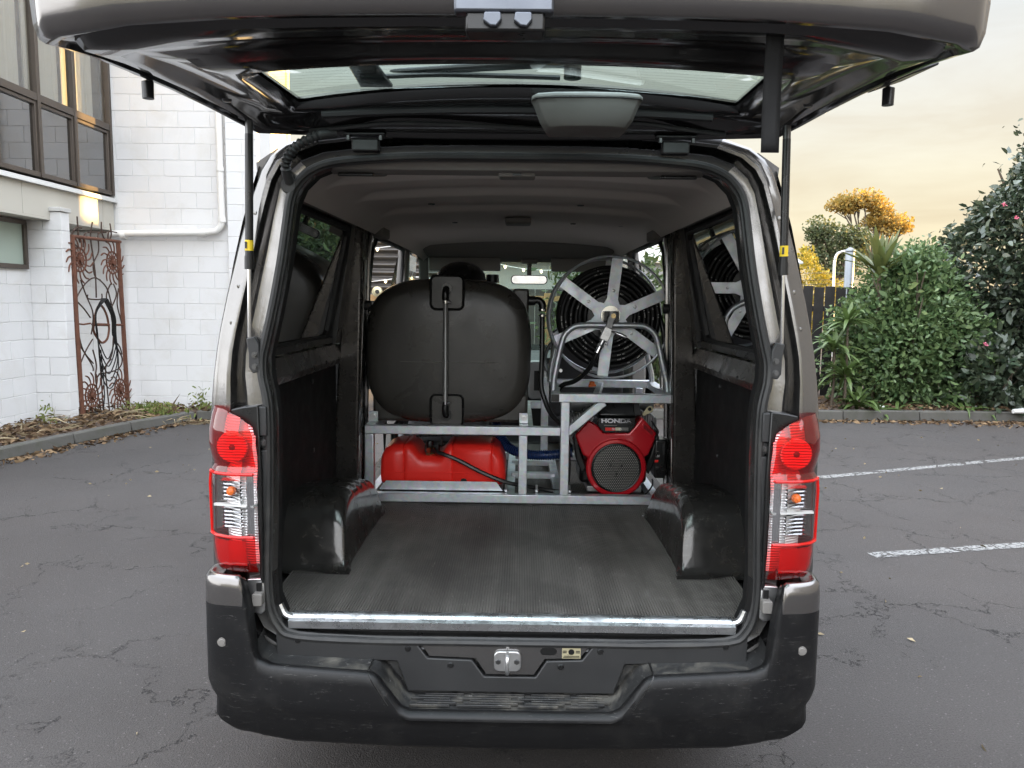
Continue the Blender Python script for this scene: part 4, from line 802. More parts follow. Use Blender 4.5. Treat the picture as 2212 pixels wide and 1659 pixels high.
# interior: floor, arches, side linings, pillars
obj('cargo_floor', MB().box(-0.79,0.79,2.12,5.05,0.525,0.556), 'dark_paint', van, False)
obj('sill_strip', MB().prism([(2.085,0.560),(2.082,0.582),(2.092,0.588),(2.100,0.578),(2.108,0.590),(2.118,0.594),(2.125,0.586),(2.14,0.590),(2.14,0.560)], 'x', -0.632, 0.632), 'sill', van)
for s in (-1, 1): obj('sill_corner', MB().tube(smooth_path([(s*0.628,2.11,0.583),(s*0.648,2.11,0.592),(s*0.662,2.112,0.62)],4), 0.010, 8), 'sill', van)
def arch_prof(y): return interp([(2.49,0.574),(2.515,0.580),(2.53,0.60),(2.548,0.655),(2.575,0.725),(2.605,0.767),(2.645,0.792),(2.70,0.803),(2.8,0.80),(3.0,0.772),(3.12,0.74),(3.19,0.70),(3.23,0.64),(3.245,0.574)], y)
def arch(s):
    rows = []
    for y in np.concatenate([np.linspace(2.49,2.66,18), np.linspace(2.672,3.245,50)]):
        z = arch_prof(y); bead = 0.007*max(0, math.sin((y-2.72)*2*math.pi/0.092))**0.6 if 2.72 < y < 3.18 else 0
        k = (z-0.574)/0.23; xi = 0.565+0.02*k; r = max(0.001, min(0.045, (z-0.5735)*0.7)); dent = 0.006*math.sin(y*23)*math.exp(-((y-2.6)/0.12)**2)
        sec = [(0.80,0.572),(0.80,z)]+[(0.74-0.02*i,z+bead) for i in range(0, 4)]
        for a in np.linspace(90, 0, 7): sec.append((xi+r-r*math.sin(R(90-a))*1.0-(0.0), z-r+r*math.sin(R(a))+bead*math.sin(R(a))))
        sec += [(xi-0.012+dent, 0.572+(z-r-0.572)*0.5), (xi-0.016, 0.572)]
        rows.append([(s*x, y, zz) for x, zz in sec])
    m = MB().grid(rows); f = rows[0]; return m
for s in (-1, 1):
    a_ = obj('wheel_arch', arch(s), 'arch', van)
    obj('arch_flange', MB().grid([[(s*0.80,2.478,0.5745),(s*0.545,2.478,0.5745)],[(s*0.80,2.50,0.5775),(s*0.55,2.50,0.5775)]]), 'arch', a_)
for s in (-1, 1):
    obj('lining_board', MB().box(*sorted((s*0.788,s*0.796)),2.2,3.34,0.56,1.215), 'board', van, False)
    obj('waist_rail', MB().prism([(s*0.80,1.205),(s*0.765,1.21),(s*0.755,1.235),(s*0.765,1.262),(s*0.775,1.295),(s*0.82,1.30)], 'y', 2.17, 3.36), 'darkbronze', van)
    obj('window_reveal', MB().prism([(s*0.79,1.30),(s*0.778,1.305),(s*0.778,1.325),(s*0.80,1.33)], 'y', 2.2, 3.3).prism([(s*0.735,1.775),(s*0.715,1.785),(s*0.70,1.80),(s*0.745,1.80)], 'y', 2.2, 3.3).hexa([(s*0.815,3.25,1.30),(s*0.765,3.25,1.30),(s*0.765,3.34,1.30),(s*0.815,3.34,1.30),(s*0.735,3.25,1.80),(s*0.69,3.25,1.80),(s*0.69,3.34,1.80),(s*0.735,3.34,1.80)]).hexa([(s*0.815,2.2,1.30),(s*0.785,2.2,1.30),(s*0.785,2.25,1.30),(s*0.815,2.25,1.30),(s*0.735,2.2,1.80),(s*0.715,2.2,1.80),(s*0.715,2.27,1.80),(s*0.735,2.27,1.80)]), 'dark_paint', van)
    qw = MB().hexa([(s*(sx(1.32)-0.030),2.24,1.32),(s*(sx(1.32)-0.026),2.28,1.32),(s*(sx(1.32)-0.026),3.24,1.32),(s*(sx(1.32)-0.030),3.24,1.32),(s*(sx(1.78)-0.030),2.28,1.78),(s*(sx(1.78)-0.026),2.28,1.78),(s*(sx(1.78)-0.026),3.24,1.78),(s*(sx(1.78)-0.030),3.24,1.78)])
    gw = obj('quarter_window', qw, 'privacy', van, False)
    zs = (1.325,1.775); e = [(s*(sx(z)-0.036), y, z) for y, z in ((2.26,zs[0]),(3.20,zs[0]),(3.23,zs[0]+.03),(3.23,zs[1]-.03),(3.20,zs[1]),(2.27,zs[1]))]
    obj('window_seal', MB().tube([V(p) for p in e], 0.013, 6, closed=True), 'rubber', gw)
    obj('cant_rail', MB().prism([(s*0.715,1.80),(s*0.69,1.795),(s*0.655,1.83),(s*0.63,1.86),(s*0.66,1.90),(s*0.72,1.86)], 'y', 2.17, 5.4), 'liner_d', van)
    for y in (2.5,2.62,2.78,2.9,3.06): obj('rail_slot', MB().bar((s*0.675,y,1.808),(s*0.682,y+0.012,1.801),0.006,0.006), 'black', van, False)
    for y in (2.4,2.62,2.84,3.06,3.26): obj('rail_hole', MB().lathe([(0.0,-0.001),(0.008,-0.001),(0.008,0.001),(0.0,0.001)], (s*0.7555,y,1.236), 'x', 10), 'black', van)
    for y in (2.45,2.95): 
        for z in (0.9,1.17): obj('board_clip', MB().lathe([(0.0,-0.004),(0.007,-0.003),(0.009,0.003),(0.0,0.003)], (s*0.786,y,z), 'x', 10), 'plastic', van)
    # C pillar: folded dark steel with a paint coloured strip
    cp = obj('door_pillar', MB().hexa([(s*0.70,3.33,0.565),(s*0.82,3.33,0.565),(s*0.82,3.70,0.565),(s*0.735,3.70,0.565),(s*0.66,3.33,1.83),(s*0.735,3.33,1.83),(s*0.735,3.70,1.83),(s*0.69,3.70,1.83)]), 'darkbronze', van, True, 0.012, 3)
    obj('pillar_strip', MB().hexa([(s*0.693,3.375,0.90),(s*0.70,3.375,0.90),(s*0.712,3.46,0.90),(s*0.703,3.46,0.90),(s*0.659,3.375,1.66),(s*0.668,3.375,1.66),(s*0.68,3.46,1.66),(s*0.670,3.46,1.66)]), 'paint_in', cp, True, 0.004)
    obj('pillar_strip', MB().hexa([(s*0.698,3.375,0.62),(s*0.705,3.375,0.62),(s*0.717,3.46,0.62),(s*0.708,3.46,0.62),(s*0.690,3.375,0.89),(s*0.70,3.375,0.89),(s*0.712,3.46,0.89),(s*0.700,3.46,0.89)]), 'paint_in', cp, True, 0.004)
    obj('pillar_bead', MB().tube([V((s*0.712,3.56,0.60)),V((s*0.685,3.56,1.70)),V((s*0.675,3.57,1.78))], 0.013, 8), 'paint_in', cp)
    obj('pillar_channel', MB().hexa([(s*0.7185,3.50,0.60),(s*0.722,3.50,0.60),(s*0.728,3.535,0.60),(s*0.7245,3.535,0.60),(s*0.682,3.50,1.70),(s*0.685,3.50,1.70),(s*0.69,3.535,1.70),(s*0.687,3.535,1.70)]), 'black', cp, False); obj('latch_stop', MB().cyl((s*0.685,3.52,1.46),(s*0.665,3.52,1.46),0.022,12), 'plastic', cp)
    obj('door_seal', MB().tube(smooth_path([(s*0.742,3.705,0.56),(s*0.735,3.705,1.20),(s*0.70,3.705,1.66),(s*0.69,3.76,1.76),(s*0.69,3.9,1.785),(s*0.69,4.5,1.79),(s*0.70,4.72,1.77),(s*0.72,4.80,1.65),(s*0.745,4.80,1.2),(s*0.745,4.80,0.56)],4), 0.011, 6), 'rubber', van)
    obj('roof_grip_cover', MB().box(*sorted((s*0.62,s*0.68)),3.60,3.78,1.775,1.83), 'liner_d', van, True, 0.012, 3)
    bp = obj('front_pillar', MB().hexa([(s*0.74,4.80,0.5),(s*0.835,4.80,0.5),(s*0.835,4.95,0.5),(s*0.74,4.95,0.5),(s*0.69,4.80,1.83),(s*0.74,4.80,1.83),(s*0.74,4.95,1.83),(s*0.69,4.95,1.83)]), 'trimgrey', van, True, 0.012, 3)
    obj('front_pillar', MB().bar((s*0.735,6.18,1.12),(s*0.665,5.42,1.83),0.07,0.06), 'liner_d', van, True, 0.015, 3)
    fd = obj('front_door', MB().box(*sorted((s*0.76,s*0.82)),4.96,6.1,0.45,1.25), 'plastic', van, True, 0.02, 3)
    obj('door_window', MB().hexa([(s*0.815,4.97,1.25),(s*0.82,4.97,1.25),(s*0.82,6.0,1.25),(s*0.815,6.0,1.25),(s*0.735,4.97,1.80),(s*0.74,4.97,1.80),(s*0.74,5.6,1.80),(s*0.735,5.6,1.80)]), 'doorglass', fd, False)
    # sliding door pushed right back along the outside
    sd = obj('sliding_door', MB().loft([[(s*(sx(z)+d), 2.72+0.0, z) for z, d in ((0.48,0.06),(0.9,0.06),(1.28,0.06))]+[(s*(sx(z)+d), 2.72, z) for z, d in ((1.28,0.035),(0.9,0.035),(0.48,0.035))], [(s*(sx(z)+d), 3.78, z) for z, d in ((0.48,0.06),(0.9,0.06),(1.28,0.06))]+[(s*(sx(z)+d), 3.78, z) for z, d in ((1.28,0.035),(0.9,0.035),(0.48,0.035))]]), 'paint', van, True, 0.006)
    fr = MB()
    for a, b in (((2.72,1.28),(2.72,1.82)),((3.78,1.28),(3.78,1.82)),((2.72,1.80),(3.78,1.80))):
        fr.bar((s*(sx(a[1])+0.047),a[0],a[1]),(s*(sx(b[1])+0.047),b[0],b[1]),0.07,0.025)
    obj('window_frame', fr, 'paint', sd, True, 0.004)
    obj('window_glass', MB().hexa([(s*(sx(1.28)+0.045),2.76,1.28),(s*(sx(1.28)+0.049),2.76,1.28),(s*(sx(1.28)+0.049),3.74,1.28),(s*(sx(1.28)+0.045),3.74,1.28),(s*(sx(1.78)+0.045),2.76,1.78),(s*(sx(1.78)+0.049),2.76,1.78),(s*(sx(1.78)+0.049),3.74,1.78),(s*(sx(1.78)+0.045),3.74,1.78)]), 'privacy', sd, False)
    obj('door_handle', MB().box(*sorted((s*(sx(1.1)+0.062),s*(sx(1.1)+0.085))),3.5,3.68,1.08,1.11), 'paint', sd, True, 0.01)
# headliner with pressed beads
rows = []
for y in np.linspace(2.19, 5.40, 320):
    row = []
    for x in np.linspace(-0.66, 0.66, 45):
        z = 1.872-0.02*(abs(x)/0.5)**2-(0.10*max(0,(abs(x)-0.55)/0.11)**2)*0.5
        env = 1/(1+math.exp((abs(x)-0.555)/0.016))
        for yc, hw in ((2.47,0.09),(2.86,0.13),(3.36,0.17)):
            d = (y-(yc-2*hw))/(2*hw)
            if 0 < d: z += env*0.032*min(1.0, d)**1.3*(1/(1+math.exp((d-1.0)*40)))
        z -= 0.03*max(0,(y-4.6)/0.8)**1.5
        row.append((float(x), float(y), z))
    rows.append(row)
obj('headliner', MB().grid(rows), 'liner', van)
obj('header_trim', MB().prism([(2.155,1.868),(2.165,1.845),(2.22,1.838),(2.235,1.86)], 'x', -0.52, 0.52), 'liner_d', van, True, 0.004)
dl = obj('rear_lamp', MB().box(-0.052,0.052,2.19,2.26,1.833,1.850), 'trimgrey', van, True, 0.006, 3); obj('lamp_switch', MB().box(-0.012,0.012,2.186,2.20,1.836,1.846), 'black', dl)
dl = obj('roof_lamp', MB().box(-0.06,0.06,3.55,3.68,1.838,1.868), 'trimgrey', van, True, 0.01, 3)
for s in (-1,1): obj('coat_slot', MB().lathe([(0.0,-0.004),(0.03,-0.003),(0.034,0.002),(0.0,0.002)], (s*0.40,2.23,1.842), 'z', 14), 'black', van); obj('grab_recess', MB().box(*sorted((s*0.40,s*0.50)),2.186,2.2,1.830,1.838), 'black', van, True, 0.003)
for x, y in ((-0.33,3.0),(0.24,3.0),(-0.30,3.7),(0.26,3.7),(0.5,3.8)): obj('liner_clip', MB().lathe([(0.0,-0.002),(0.012,-0.001),(0.014,0.003),(0.0,0.003)], (x,y,1.852), 'z', 8), 'black', van)
# cab: header, visors, mirror, windscreen, dash, wheel, seats
obj('overhead_panel', MB().prism([(4.95,1.86),(5.02,1.80),(5.38,1.755),(5.46,1.765),(5.46,1.90),(4.95,1.90)], 'x', -0.62, 0.62), 'liner_d', van, True, 0.02, 3)
for a, b, lx in ((-0.60,-0.12,-0.36),(0.22,0.62,0.42)):
    vs_ = obj('sun_visor', MB().box(a,b,5.20,5.22,1.685,1.775), 'liner_d', van, True, 0.02, 4); obj('visor_label', MB().box(lx-0.07,lx+0.07,5.196,5.199,1.712,1.742), 'trimgrey', vs_, False)
mr = obj('interior_mirror', MB().prism(rrect(0.075,1.632,0.125,0.031,0.025), 'y', 5.30, 5.335), 'black', van, True, 0.006); obj('mirror_glass', MB().prism(rrect(0.075,1.632,0.118,0.026,0.022), 'y', 5.296, 5.299), 'chrome', mr); obj('mirror_stem', MB().box(0.06,0.09,5.31,5.335,1.66,1.78), 'black', mr); obj('map_lamp', MB().box(0.02,0.13,5.26,5.36,1.742,1.772), 'trimgrey', mr, True, 0.01)
obj('windscreen', MB().hexa([(-0.71,6.19,1.10),(0.71,6.19,1.10),(0.71,6.195,1.10),(-0.71,6.195,1.10),(-0.65,5.43,1.84),(0.65,5.43,1.84),(0.65,5.435,1.84),(-0.65,5.435,1.84)]), 'windscreen', van, False)
dash = obj('dashboard', MB().prism([(5.55,0.55),(5.52,0.80),(5.50,0.98),(5.58,1.055),(5.85,1.09),(6.18,1.10),(6.18,0.55)], 'x', -0.75, 0.75), 'plastic', van, True, 0.03, 3)
obj('shift_panel', MB().prism(rrect(0.155,0.93,0.075,0.135,0.03), 'y', 5.40, 5.52), 'alu', dash, True, 0.008); obj('shift_slot', MB().box(0.12,0.18,5.392,5.398,0.86,1.0), 'black', dash); obj('shift_scale', MB().box(0.19,0.205,5.392,5.398,0.86,1.0), 'white', dash); obj('radio', MB().box(-0.02,0.16,5.47,5.51,1.0,1.06), 'black', dash)
sw = obj('steering_wheel', MB().tube([V((0.38+0.19*math.cos(t), 5.28+0.08*math.sin(t), 1.09+0.17*math.sin(t))) for t in np.linspace(0,2*math.pi,33)[:-1]], 0.014, 8, closed=True), 'black', van); obj('wheel_boss', MB().lathe([(0.0,-0.03),(0.06,-0.03),(0.07,0.02),(0.0,0.03)], (0.38,5.29,1.08), 'y', 14).bar((0.20,5.29,1.08),(0.56,5.29,1.08),0.03,0.04), 'plastic', sw); obj('column_stalk', MB().cyl((0.34,5.32,1.06),(0.16,5.30,1.09),0.009,8), 'trimgrey', sw)
for cxs in (-0.42, 0.42):
    st = obj('front_seat', MB().prism([(4.62,0.62),(4.60,0.80),(5.15,0.82),(5.18,0.66)], 'x', cxs-0.24, cxs+0.24), 'seat', van, True, 0.04, 3); obj('seat_back', MB().prism([(4.62,0.78),(4.50,1.26),(4.54,1.33),(4.62,1.32),(4.74,0.82)], 'x', cxs-0.22, cxs+0.22), 'seat', st, True, 0.05, 4)

# bumper
def plan(s):     # distance from the middle along the bumper -> x, y
    T = [(0,0,1.958),(0.3,0.3,1.960),(0.6,0.6,1.972),(0.70,0.70,1.982),(0.735,0.735,1.988),(0.77,0.773,1.992),(0.80,0.801,1.998),(0.83,0.826,2.009),(0.86,0.843,2.030),(0.90,0.850,2.068),(0.98,0.852,2.15),(1.13,0.852,2.30),(1.30,0.85,2.47),(1.42,0.85,2.59)]
    return interp([(t[0],t[1]) for t in T], s), interp([(t[0],t[2]) for t in T], s)
def ridge(s): return interp([(0,0.380),(0.275,0.380),(0.30,0.392),(0.365,0.478),(0.385,0.486),(0.655,0.497),(0.69,0.512),(0.708,0.56),(0.716,0.655),(0.726,0.70),(0.735,0.742),(0.8,0.742),(2,0.735)], s)
S = sorted(set(list(np.linspace(0,0.27,6))+list(np.linspace(0.27,0.40,14))+list(np.linspace(0.40,0.65,6))+list(np.linspace(0.65,0.74,14))+list(np.linspace(0.74,0.92,12))+[0.98,1.05,1.13,1.22,1.30,1.42]))
rows = []
for s in S:
    x, y = plan(s); zr = ridge(s); bot = interp([(0,0.252),(0.6,0.26),(0.76,0.278),(0.86,0.315),(1.0,0.34),(1.42,0.36)], s)
    tuck = interp([(0,0.055),(0.75,0.05),(0.9,0.03),(1.42,0.01)], s)
    # inward direction
    nx, ny = (0, 1) if s < 0.7 else ((lambda a, b: ((b[1]-a[1]), -(b[0]-a[0])))(plan(s+0.01), plan(s-0.01)))
    ln = math.hypot(nx, ny); nx, ny = nx/ln, ny/ln
    if ny < 0 and s < 0.95: nx, ny = -nx, -ny
    if s >= 0.95: nx, ny = -1, 0
    def q(d, z): return (x+nx*d, y+ny*d, z)
    h = zr-bot; pr = [q(tuck+0.10,bot+0.03), q(tuck,bot), q(tuck*0.55,bot+0.02), q(0.022,bot+0.075), q(0.006,bot+0.105), q(0.0,bot+0.16 if h > 0.2 else bot+h*0.85)]
    pr[-1] = q(0.0, bot+min(0.13,h*0.85)); 
    zn = zr-0.035 if h > 0.2 else zr-0.012; pr.append(q(0.0005, 0.662 if zr > 0.70 else (pr[-1][2]+zn)/2))
    if h > 0.2: pr.append(q(0.001, zr-0.035))
    else: pr.append(q(0.0005, zr-0.012))
    pr += [q(0.004,zr-0.008), q(0.012,zr), q(0.020,zr+0.001), q(0.027,zr-0.005)]
    led = zr-0.006 if s < 0.70 else zr-0.012
    pr += [q(0.036,led-0.002), q(0.045,led-0.003)]
    rows.append(pr)
full_rows = [[(-p[0],p[1],p[2]) for p in r] for r in reversed(rows[1:])]+rows
bm_ = MB().grid(full_rows)
bump_o = obj('bumper', bm_, 'bumper', van, ang=50)
bump_o.data.materials.append(MT['paint'])
for p in bump_o.data.polygons:
    c = p.center+van.location
    if c.z > 0.664 and abs(c.x) > 0.728: p.material_index = 1
# ledge behind the ridge and the step well
led = MB(); rows = []
for s in S:
    if s > 0.712: continue
    x, y = plan(s); zr = ridge(s); zb = zr-0.009; rows.append([(x,y+0.043,zb),(x,y+0.07,zb+0.002),(x,2.093-0.006,zb+0.008),(x,2.093,zb+0.016),(x,2.096,min(0.52,zb+0.09)),(x,2.10,0.525)])
led.grid([[(-p[0],p[1],p[2]) for p in r] for r in reversed(rows[1:])]+rows)
obj('bumper_ledge', led, 'step', bump_o, ang=50)
for i in range(7):
    z = 0.379; y = 2.005+i*0.0125
    for a, b in ((-0.26,-0.15),(-0.13,0.02),(0.04,0.15),(0.17,0.26)):
        sh_ = 0.018*((i % 3)-1); obj('tread_bar', MB().box(a+sh_,b+sh_,y,y+0.0055,z-0.004,z+0.0035), 'step', bump_o, True, 0.0012)
for s in (-1, 1): obj('step_seam', MB().tube(smooth_path([(s*0.388,2.09,0.484),(s*0.388,2.02,0.482),(s*0.386,1.985,0.488),(s*0.375,1.968,0.47),(s*0.33,1.962,0.40)],4), 0.0028, 5), 'black', bump_o)
for s in (-1, 1):
    p = PY(480,1383,1.995) if s < 0 else PY(1724,1407,1.995); sn = obj('parking_sensor', MB().lathe([(0.0,-0.007),(0.008,-0.007),(0.0095,-0.005),(0.0125,-0.005),(0.0125,0.02),(0.0,0.02)], (s*0.786,1.998,0.558), 'y', 18), 'trimgrey', bump_o)
# inner trim panel, striker plate, sticker, clips
obj('tailgate_sill_trim', MB().prism([(-0.66,0.575),(-0.62,0.548),(-0.27,0.537),(-0.235,0.488),(-0.11,0.484),(-0.075,0.436),(0.07,0.436),(0.10,0.484),(0.20,0.488),(0.235,0.537),(0.62,0.548),(0.66,0.575),(0.66,0.49),(0.32,0.478),(0.29,0.39),(-0.29,0.39),(-0.32,0.478),(-0.66,0.49)], 'y', 2.062, 2.090), 'plastic', van, True, 0.003)
spl = obj('striker_panel', MB().prism([(-0.262,0.540),(-0.23,0.492),(-0.10,0.488),(-0.07,0.441),(0.065,0.441),(0.095,0.488),(0.195,0.492),(0.228,0.540)], 'y', 2.066, 2.09), 'paint_in', van, True, 0.002)
obj('striker_plate', MB().prism(rrect(-0.010,0.484,0.038,0.029,0.016), 'y', 2.056, 2.0655), 'zinc', spl, True, 0.002); obj('striker_loop', MB().tube(smooth_path([(-0.010,2.058,0.509),(-0.010,2.03,0.506),(-0.010,2.025,0.484),(-0.010,2.03,0.462),(-0.010,2.058,0.459)],4), 0.0055, 8), 'zinc', spl)
for dx in (-0.026, 0.026): obj('bolt', MB().lathe([(0.0,-0.004),(0.007,-0.004),(0.0085,0),(0.0,0)], (-0.010+dx,2.056,0.484), 'y', 6), 'bolt', spl)
obj('slot_hole', MB().prism(rrect(0.105,0.512,0.023,0.0105,0.0104), 'y', 2.0645, 2.0658), 'black', spl)
stk = obj('sticker', MB().box(0.143,0.195,2.0642,2.0656,0.4925,0.5225), 'cream', spl, False)
obj('sticker_mark', MB().lathe([(0.0,-0.0004),(0.0085,-0.0004),(0.0085,0),(0.0,0)], (0.169,2.0641,0.5115), 'y', 14).box(0.145,0.156,2.0636,2.0641,0.5130,0.5155).box(0.145,0.156,2.0636,2.0641,0.5085,0.5110).box(0.1815,0.193,2.0636,2.0641,0.5130,0.5155).box(0.1815,0.193,2.0636,2.0641,0.5085,0.5110).box(0.148,0.191,2.0636,2.0641,0.4985,0.5005).box(0.146,0.192,2.0636,2.0641,0.4945,0.4965), 'black', stk, False)
for x, z in ((-0.60,0.535),(-0.29,0.515),(-0.17,0.468),(0.14,0.468),(0.25,0.515),(0.60,0.535)): obj('trim_clip', MB().lathe([(0.0,-0.003),(0.007,-0.003),(0.009,0),(0.0,0)], (x,2.062,z), 'y', 12), 'black', van)

# tail lights
def lightplan(u):
    T = [(0,0.700,2.030),(0.25,0.735,2.030),(0.5,0.778,2.036),(0.68,0.812,2.052),(0.8,0.833,2.075),(0.9,0.846,2.105),(1.0,0.853,2.15),(1.15,0.853,2.20)]
    return interp([(t[0],t[1]) for t in T], u), interp([(t[0],t[2]) for t in T], u)
def bulge(z): return interp([(0.74,-0.012),(0.76,-0.004),(0.80,0.0),(0.98,0.002),(1.02,-0.002),(1.035,-0.010),(1.05,-0.004),(1.09,0.004),(1.13,0.002),(1.17,-0.006),(1.20,-0.016)], z)
def topz(u): return interp([(0,1.118),(0.06,1.14),(0.15,1.158),(0.35,1.176),(0.6,1.190),(1.15,1.198)], u)
def botz(u): return interp([(0,0.738),(0.4,0.738),(1.15,0.757)], u)
def lens(us, f0, f1, nz=16, off=0.0):
    rows = []
    for u in us:
        x, y = lightplan(u); nx, ny = (0.25 if u < .5 else 0.8), (-1 if u < 0.5 else -0.5); l_ = math.hypot(nx, ny); a, b = f0(u), f1(u); r = []
        for k in range(nz+1):
            z = a+(b-a)*k/nz; d = bulge(z)+off; r.append((x+nx/l_*d, y+ny/l_*d, z))
        rows.append(r)
    return rows
def flipx(m, s): m.v = [(s*x,y,z) for x,y,z in m.v]; return m
US = list(np.linspace(0,1.15,26)); UC = list(np.linspace(0.02,0.84,20))
for s in (-1, 1):
    tl = obj('tail_light', flipx(MB().grid(lens([u for u in US if u > 0.09], lambda u: botz(u)+0.012, lambda u: topz(u)-0.02, 24, -0.038)), s), 'reflector', van)
    zl0, zl1 = 0.842, 1.012
    obj('red_lens', flipx(MB().grid(lens(US, lambda u: zl1, topz, 18)).grid(lens([u for u in US if u >= 0.84], lambda u: zl0, lambda u: zl1, 10)), s), 'redlens', tl)
    obj('clear_lens', flipx(MB().grid(lens(UC, lambda u: zl0, lambda u: zl1, 12)), s), 'clearlens', tl)
    obj('reflector_lens', flipx(MB().grid(lens(US, botz, lambda u: zl0, 10)), s), 'redlens', tl); obj('reflex_panel', flipx(MB().grid(lens(list(np.linspace(0.2,0.82,10)), lambda u: 0.757, lambda u: 0.828, 8, -0.004)), s), 'redlens_d', tl)
    fr = MB(); edge = [lens([u], lambda u: zl1+0.002, lambda u: zl1+0.002, 1, 0.002)[0][0] for u in UC]; e2_ = [lens([u], lambda u: zl0-0.002, lambda u: zl0-0.002, 1, 0.002)[0][0] for u in UC]
    fr.tube([V(p) for p in edge], 0.0045, 6).tube([V(p) for p in e2_], 0.0045, 6).tube([V(p) for p in lens([0.84], lambda u: zl0, lambda u: zl1, 10, 0.001)[0]], 0.005, 6)
    obj('lens_border', flipx(fr, s), 'redlens_d', tl)
    bw = MB(); c = lightplan(0.42); bw.lathe([(0.006,0.030),(0.018,0.029),(0.034,0.018),(0.043,0.0),(0.040,-0.003)], (c[0],c[1]+0.018,1.085), 'y', 20); obj('brake_bowl', flipx(bw, s), 'reflector', tl)
    obj('brake_bulb', MB().lathe([(0.0,-0.018),(0.009,-0.015),(0.012,-0.005),(0.008,0.012),(0.0,0.014)], (s*c[0],c[1]+0.03,1.085), 'y', 10), 'clearhose', tl)
    fl_ = MB()
    for zc in (0.962, 0.885):
        for k in range(6):
            z = zc-0.027+k*0.0105; fl_.hexa([(0.745,2.058,z),(0.805,2.066,z),(0.805,2.075,z),(0.745,2.072,z),(0.745,2.048,z+0.004),(0.80,2.056,z+0.004),(0.80,2.07,z+0.009),(0.745,2.07,z+0.009)])
    obj('reflector_flutes', flipx(fl_, s), 'chrome', tl, False)
    obj('divider', flipx(MB().hexa([(0.705,2.034,0.921),(0.83,2.078,0.915),(0.83,2.09,0.915),(0.705,2.07,0.921),(0.705,2.034,0.927),(0.83,2.078,0.921),(0.83,2.09,0.921),(0.705,2.07,0.927)]), s), 'white', tl, False)
    obj('indicator_bulb', MB().lathe([(0.0,-0.016),(0.010,-0.013),(0.0135,-0.003),(0.009,0.012),(0.0,0.014)], (s*0.768,2.048,0.965), 'y', 12), 'orange', tl)
    obj('prism_strip', flipx(MB().grid([[(0.702+0.0035*(k%2),2.036+0.003*(k%2),z) for z in (zl0,zl1)] for k in range(7)] and [[(0.702+0.0032*k, 2.033+0.004*(k%2), z) for z in (zl0,zl1)] for k in range(8)]), s), 'chrome', tl, False)
    # black trim between lamp and seal
    obj('lamp_trim', MB().prism([(s*0.698,0.715),(s*0.698,1.11),(s*0.71,1.142),(s*0.735,1.163),(s*0.765,1.178),(s*0.765,1.188),(s*0.735,1.195),(s*0.692,1.2),(s*0.687,1.0),(s*0.690,0.70)], 'y', 2.052, 2.10), 'black', van, True, 0.003)
    tr_ = obj('pillar_trim', MB().prism([(s*0.672,1.115),(s*0.673,1.195),(s*0.735,1.197),(s*0.716,1.165),(s*0.708,1.115)], 'y', 2.060, 2.09).prism([(s*0.676,0.80),(s*0.674,1.075),(s*0.693,1.075),(s*0.693,0.80)], 'y', 2.066, 2.09).box(*sorted((s*0.672,s*0.700)),2.070,2.09,1.08,1.112).box(*sorted((s*0.676,s*0.700)),2.070,2.09,0.752,0.795).box(*sorted((s*0.676,s*0.700)),2.070,2.09,0.705,0.748), 'plastic', van, True, 0.003)
    for z in (1.096,0.774,0.727): obj('bolt', MB().lathe([(0.0,-0.006),(0.006,-0.006),(0.006,-0.001),(0.010,-0.001),(0.011,0.001),(0.0,0.001)], (s*0.686,2.069,z), 'y', 12), 'bolt', tr_)
    gb = obj('guide_bracket', MB().prism([(s*0.735,0.712),(s*0.69,0.715),(s*0.688,0.62),(s*0.70,0.61),(s*0.735,0.618)], 'y', 2.058, 2.075), 'zinc', van, True, 0.003); obj('guide_block', MB().prism(rrect(s*0.701,0.662,0.014,0.018,0.006), 'y', 2.03, 2.06), 'trimgrey', gb, True, 0.003); obj('guide_pin', MB().box(*sorted((s*0.694,s*0.708)),2.05,2.06,0.68,0.705), 'black', gb)

# gas struts and their brackets
for s in (-1, 1):
    top = V((s*0.694,2.045,1.946)); bot = V((s*0.713,2.06,1.372)); j = top.lerp(bot, 0.66)
    gs = obj('gas_strut', MB().cyl(top.lerp(bot,0.06), j, 0.0105, 14), 'black', van); obj('rod', MB().cyl(j, bot.lerp(top,0.02), 0.0052, 10), 'chrome', gs)
    obj('end_cap', MB().cyl(top.lerp(bot,0.605), top.lerp(bot,0.665), 0.0122, 14), 'black', gs); obj('ball_end', MB().cyl(top+V((0,0,0.004)), top.lerp(bot,0.065), 0.010, 10), 'bolt', gs)
    obj('warning_label', MB().cyl(top.lerp(bot,0.532), top.lerp(bot,0.58), 0.0109, 14), 'yellow', gs); obj('label_print', MB().box(top.lerp(bot,.53).x-0.008,top.lerp(bot,.53).x-0.003,2.0405,2.0425,1.618,1.636), 'black', gs)
    sb = obj('strut_bracket', MB().prism([(s*0.728,1.38),(s*0.705,1.385),(s*0.694,1.365),(s*0.690,1.29),(s*0.712,1.285),(s*0.722,1.30),(s*0.722,1.34)], 'y', 2.075, 2.089), 'plastic', van, True, 0.003)
    for z in (1.335,1.303): obj('bolt', MB().lathe([(0.0,-0.008),(0.006,-0.008),(0.006,-0.002),(0.009,-0.002),(0.009,0),(0.0,0)], (s*0.705,2.075,z), 'y', 8), 'bolt', sb)

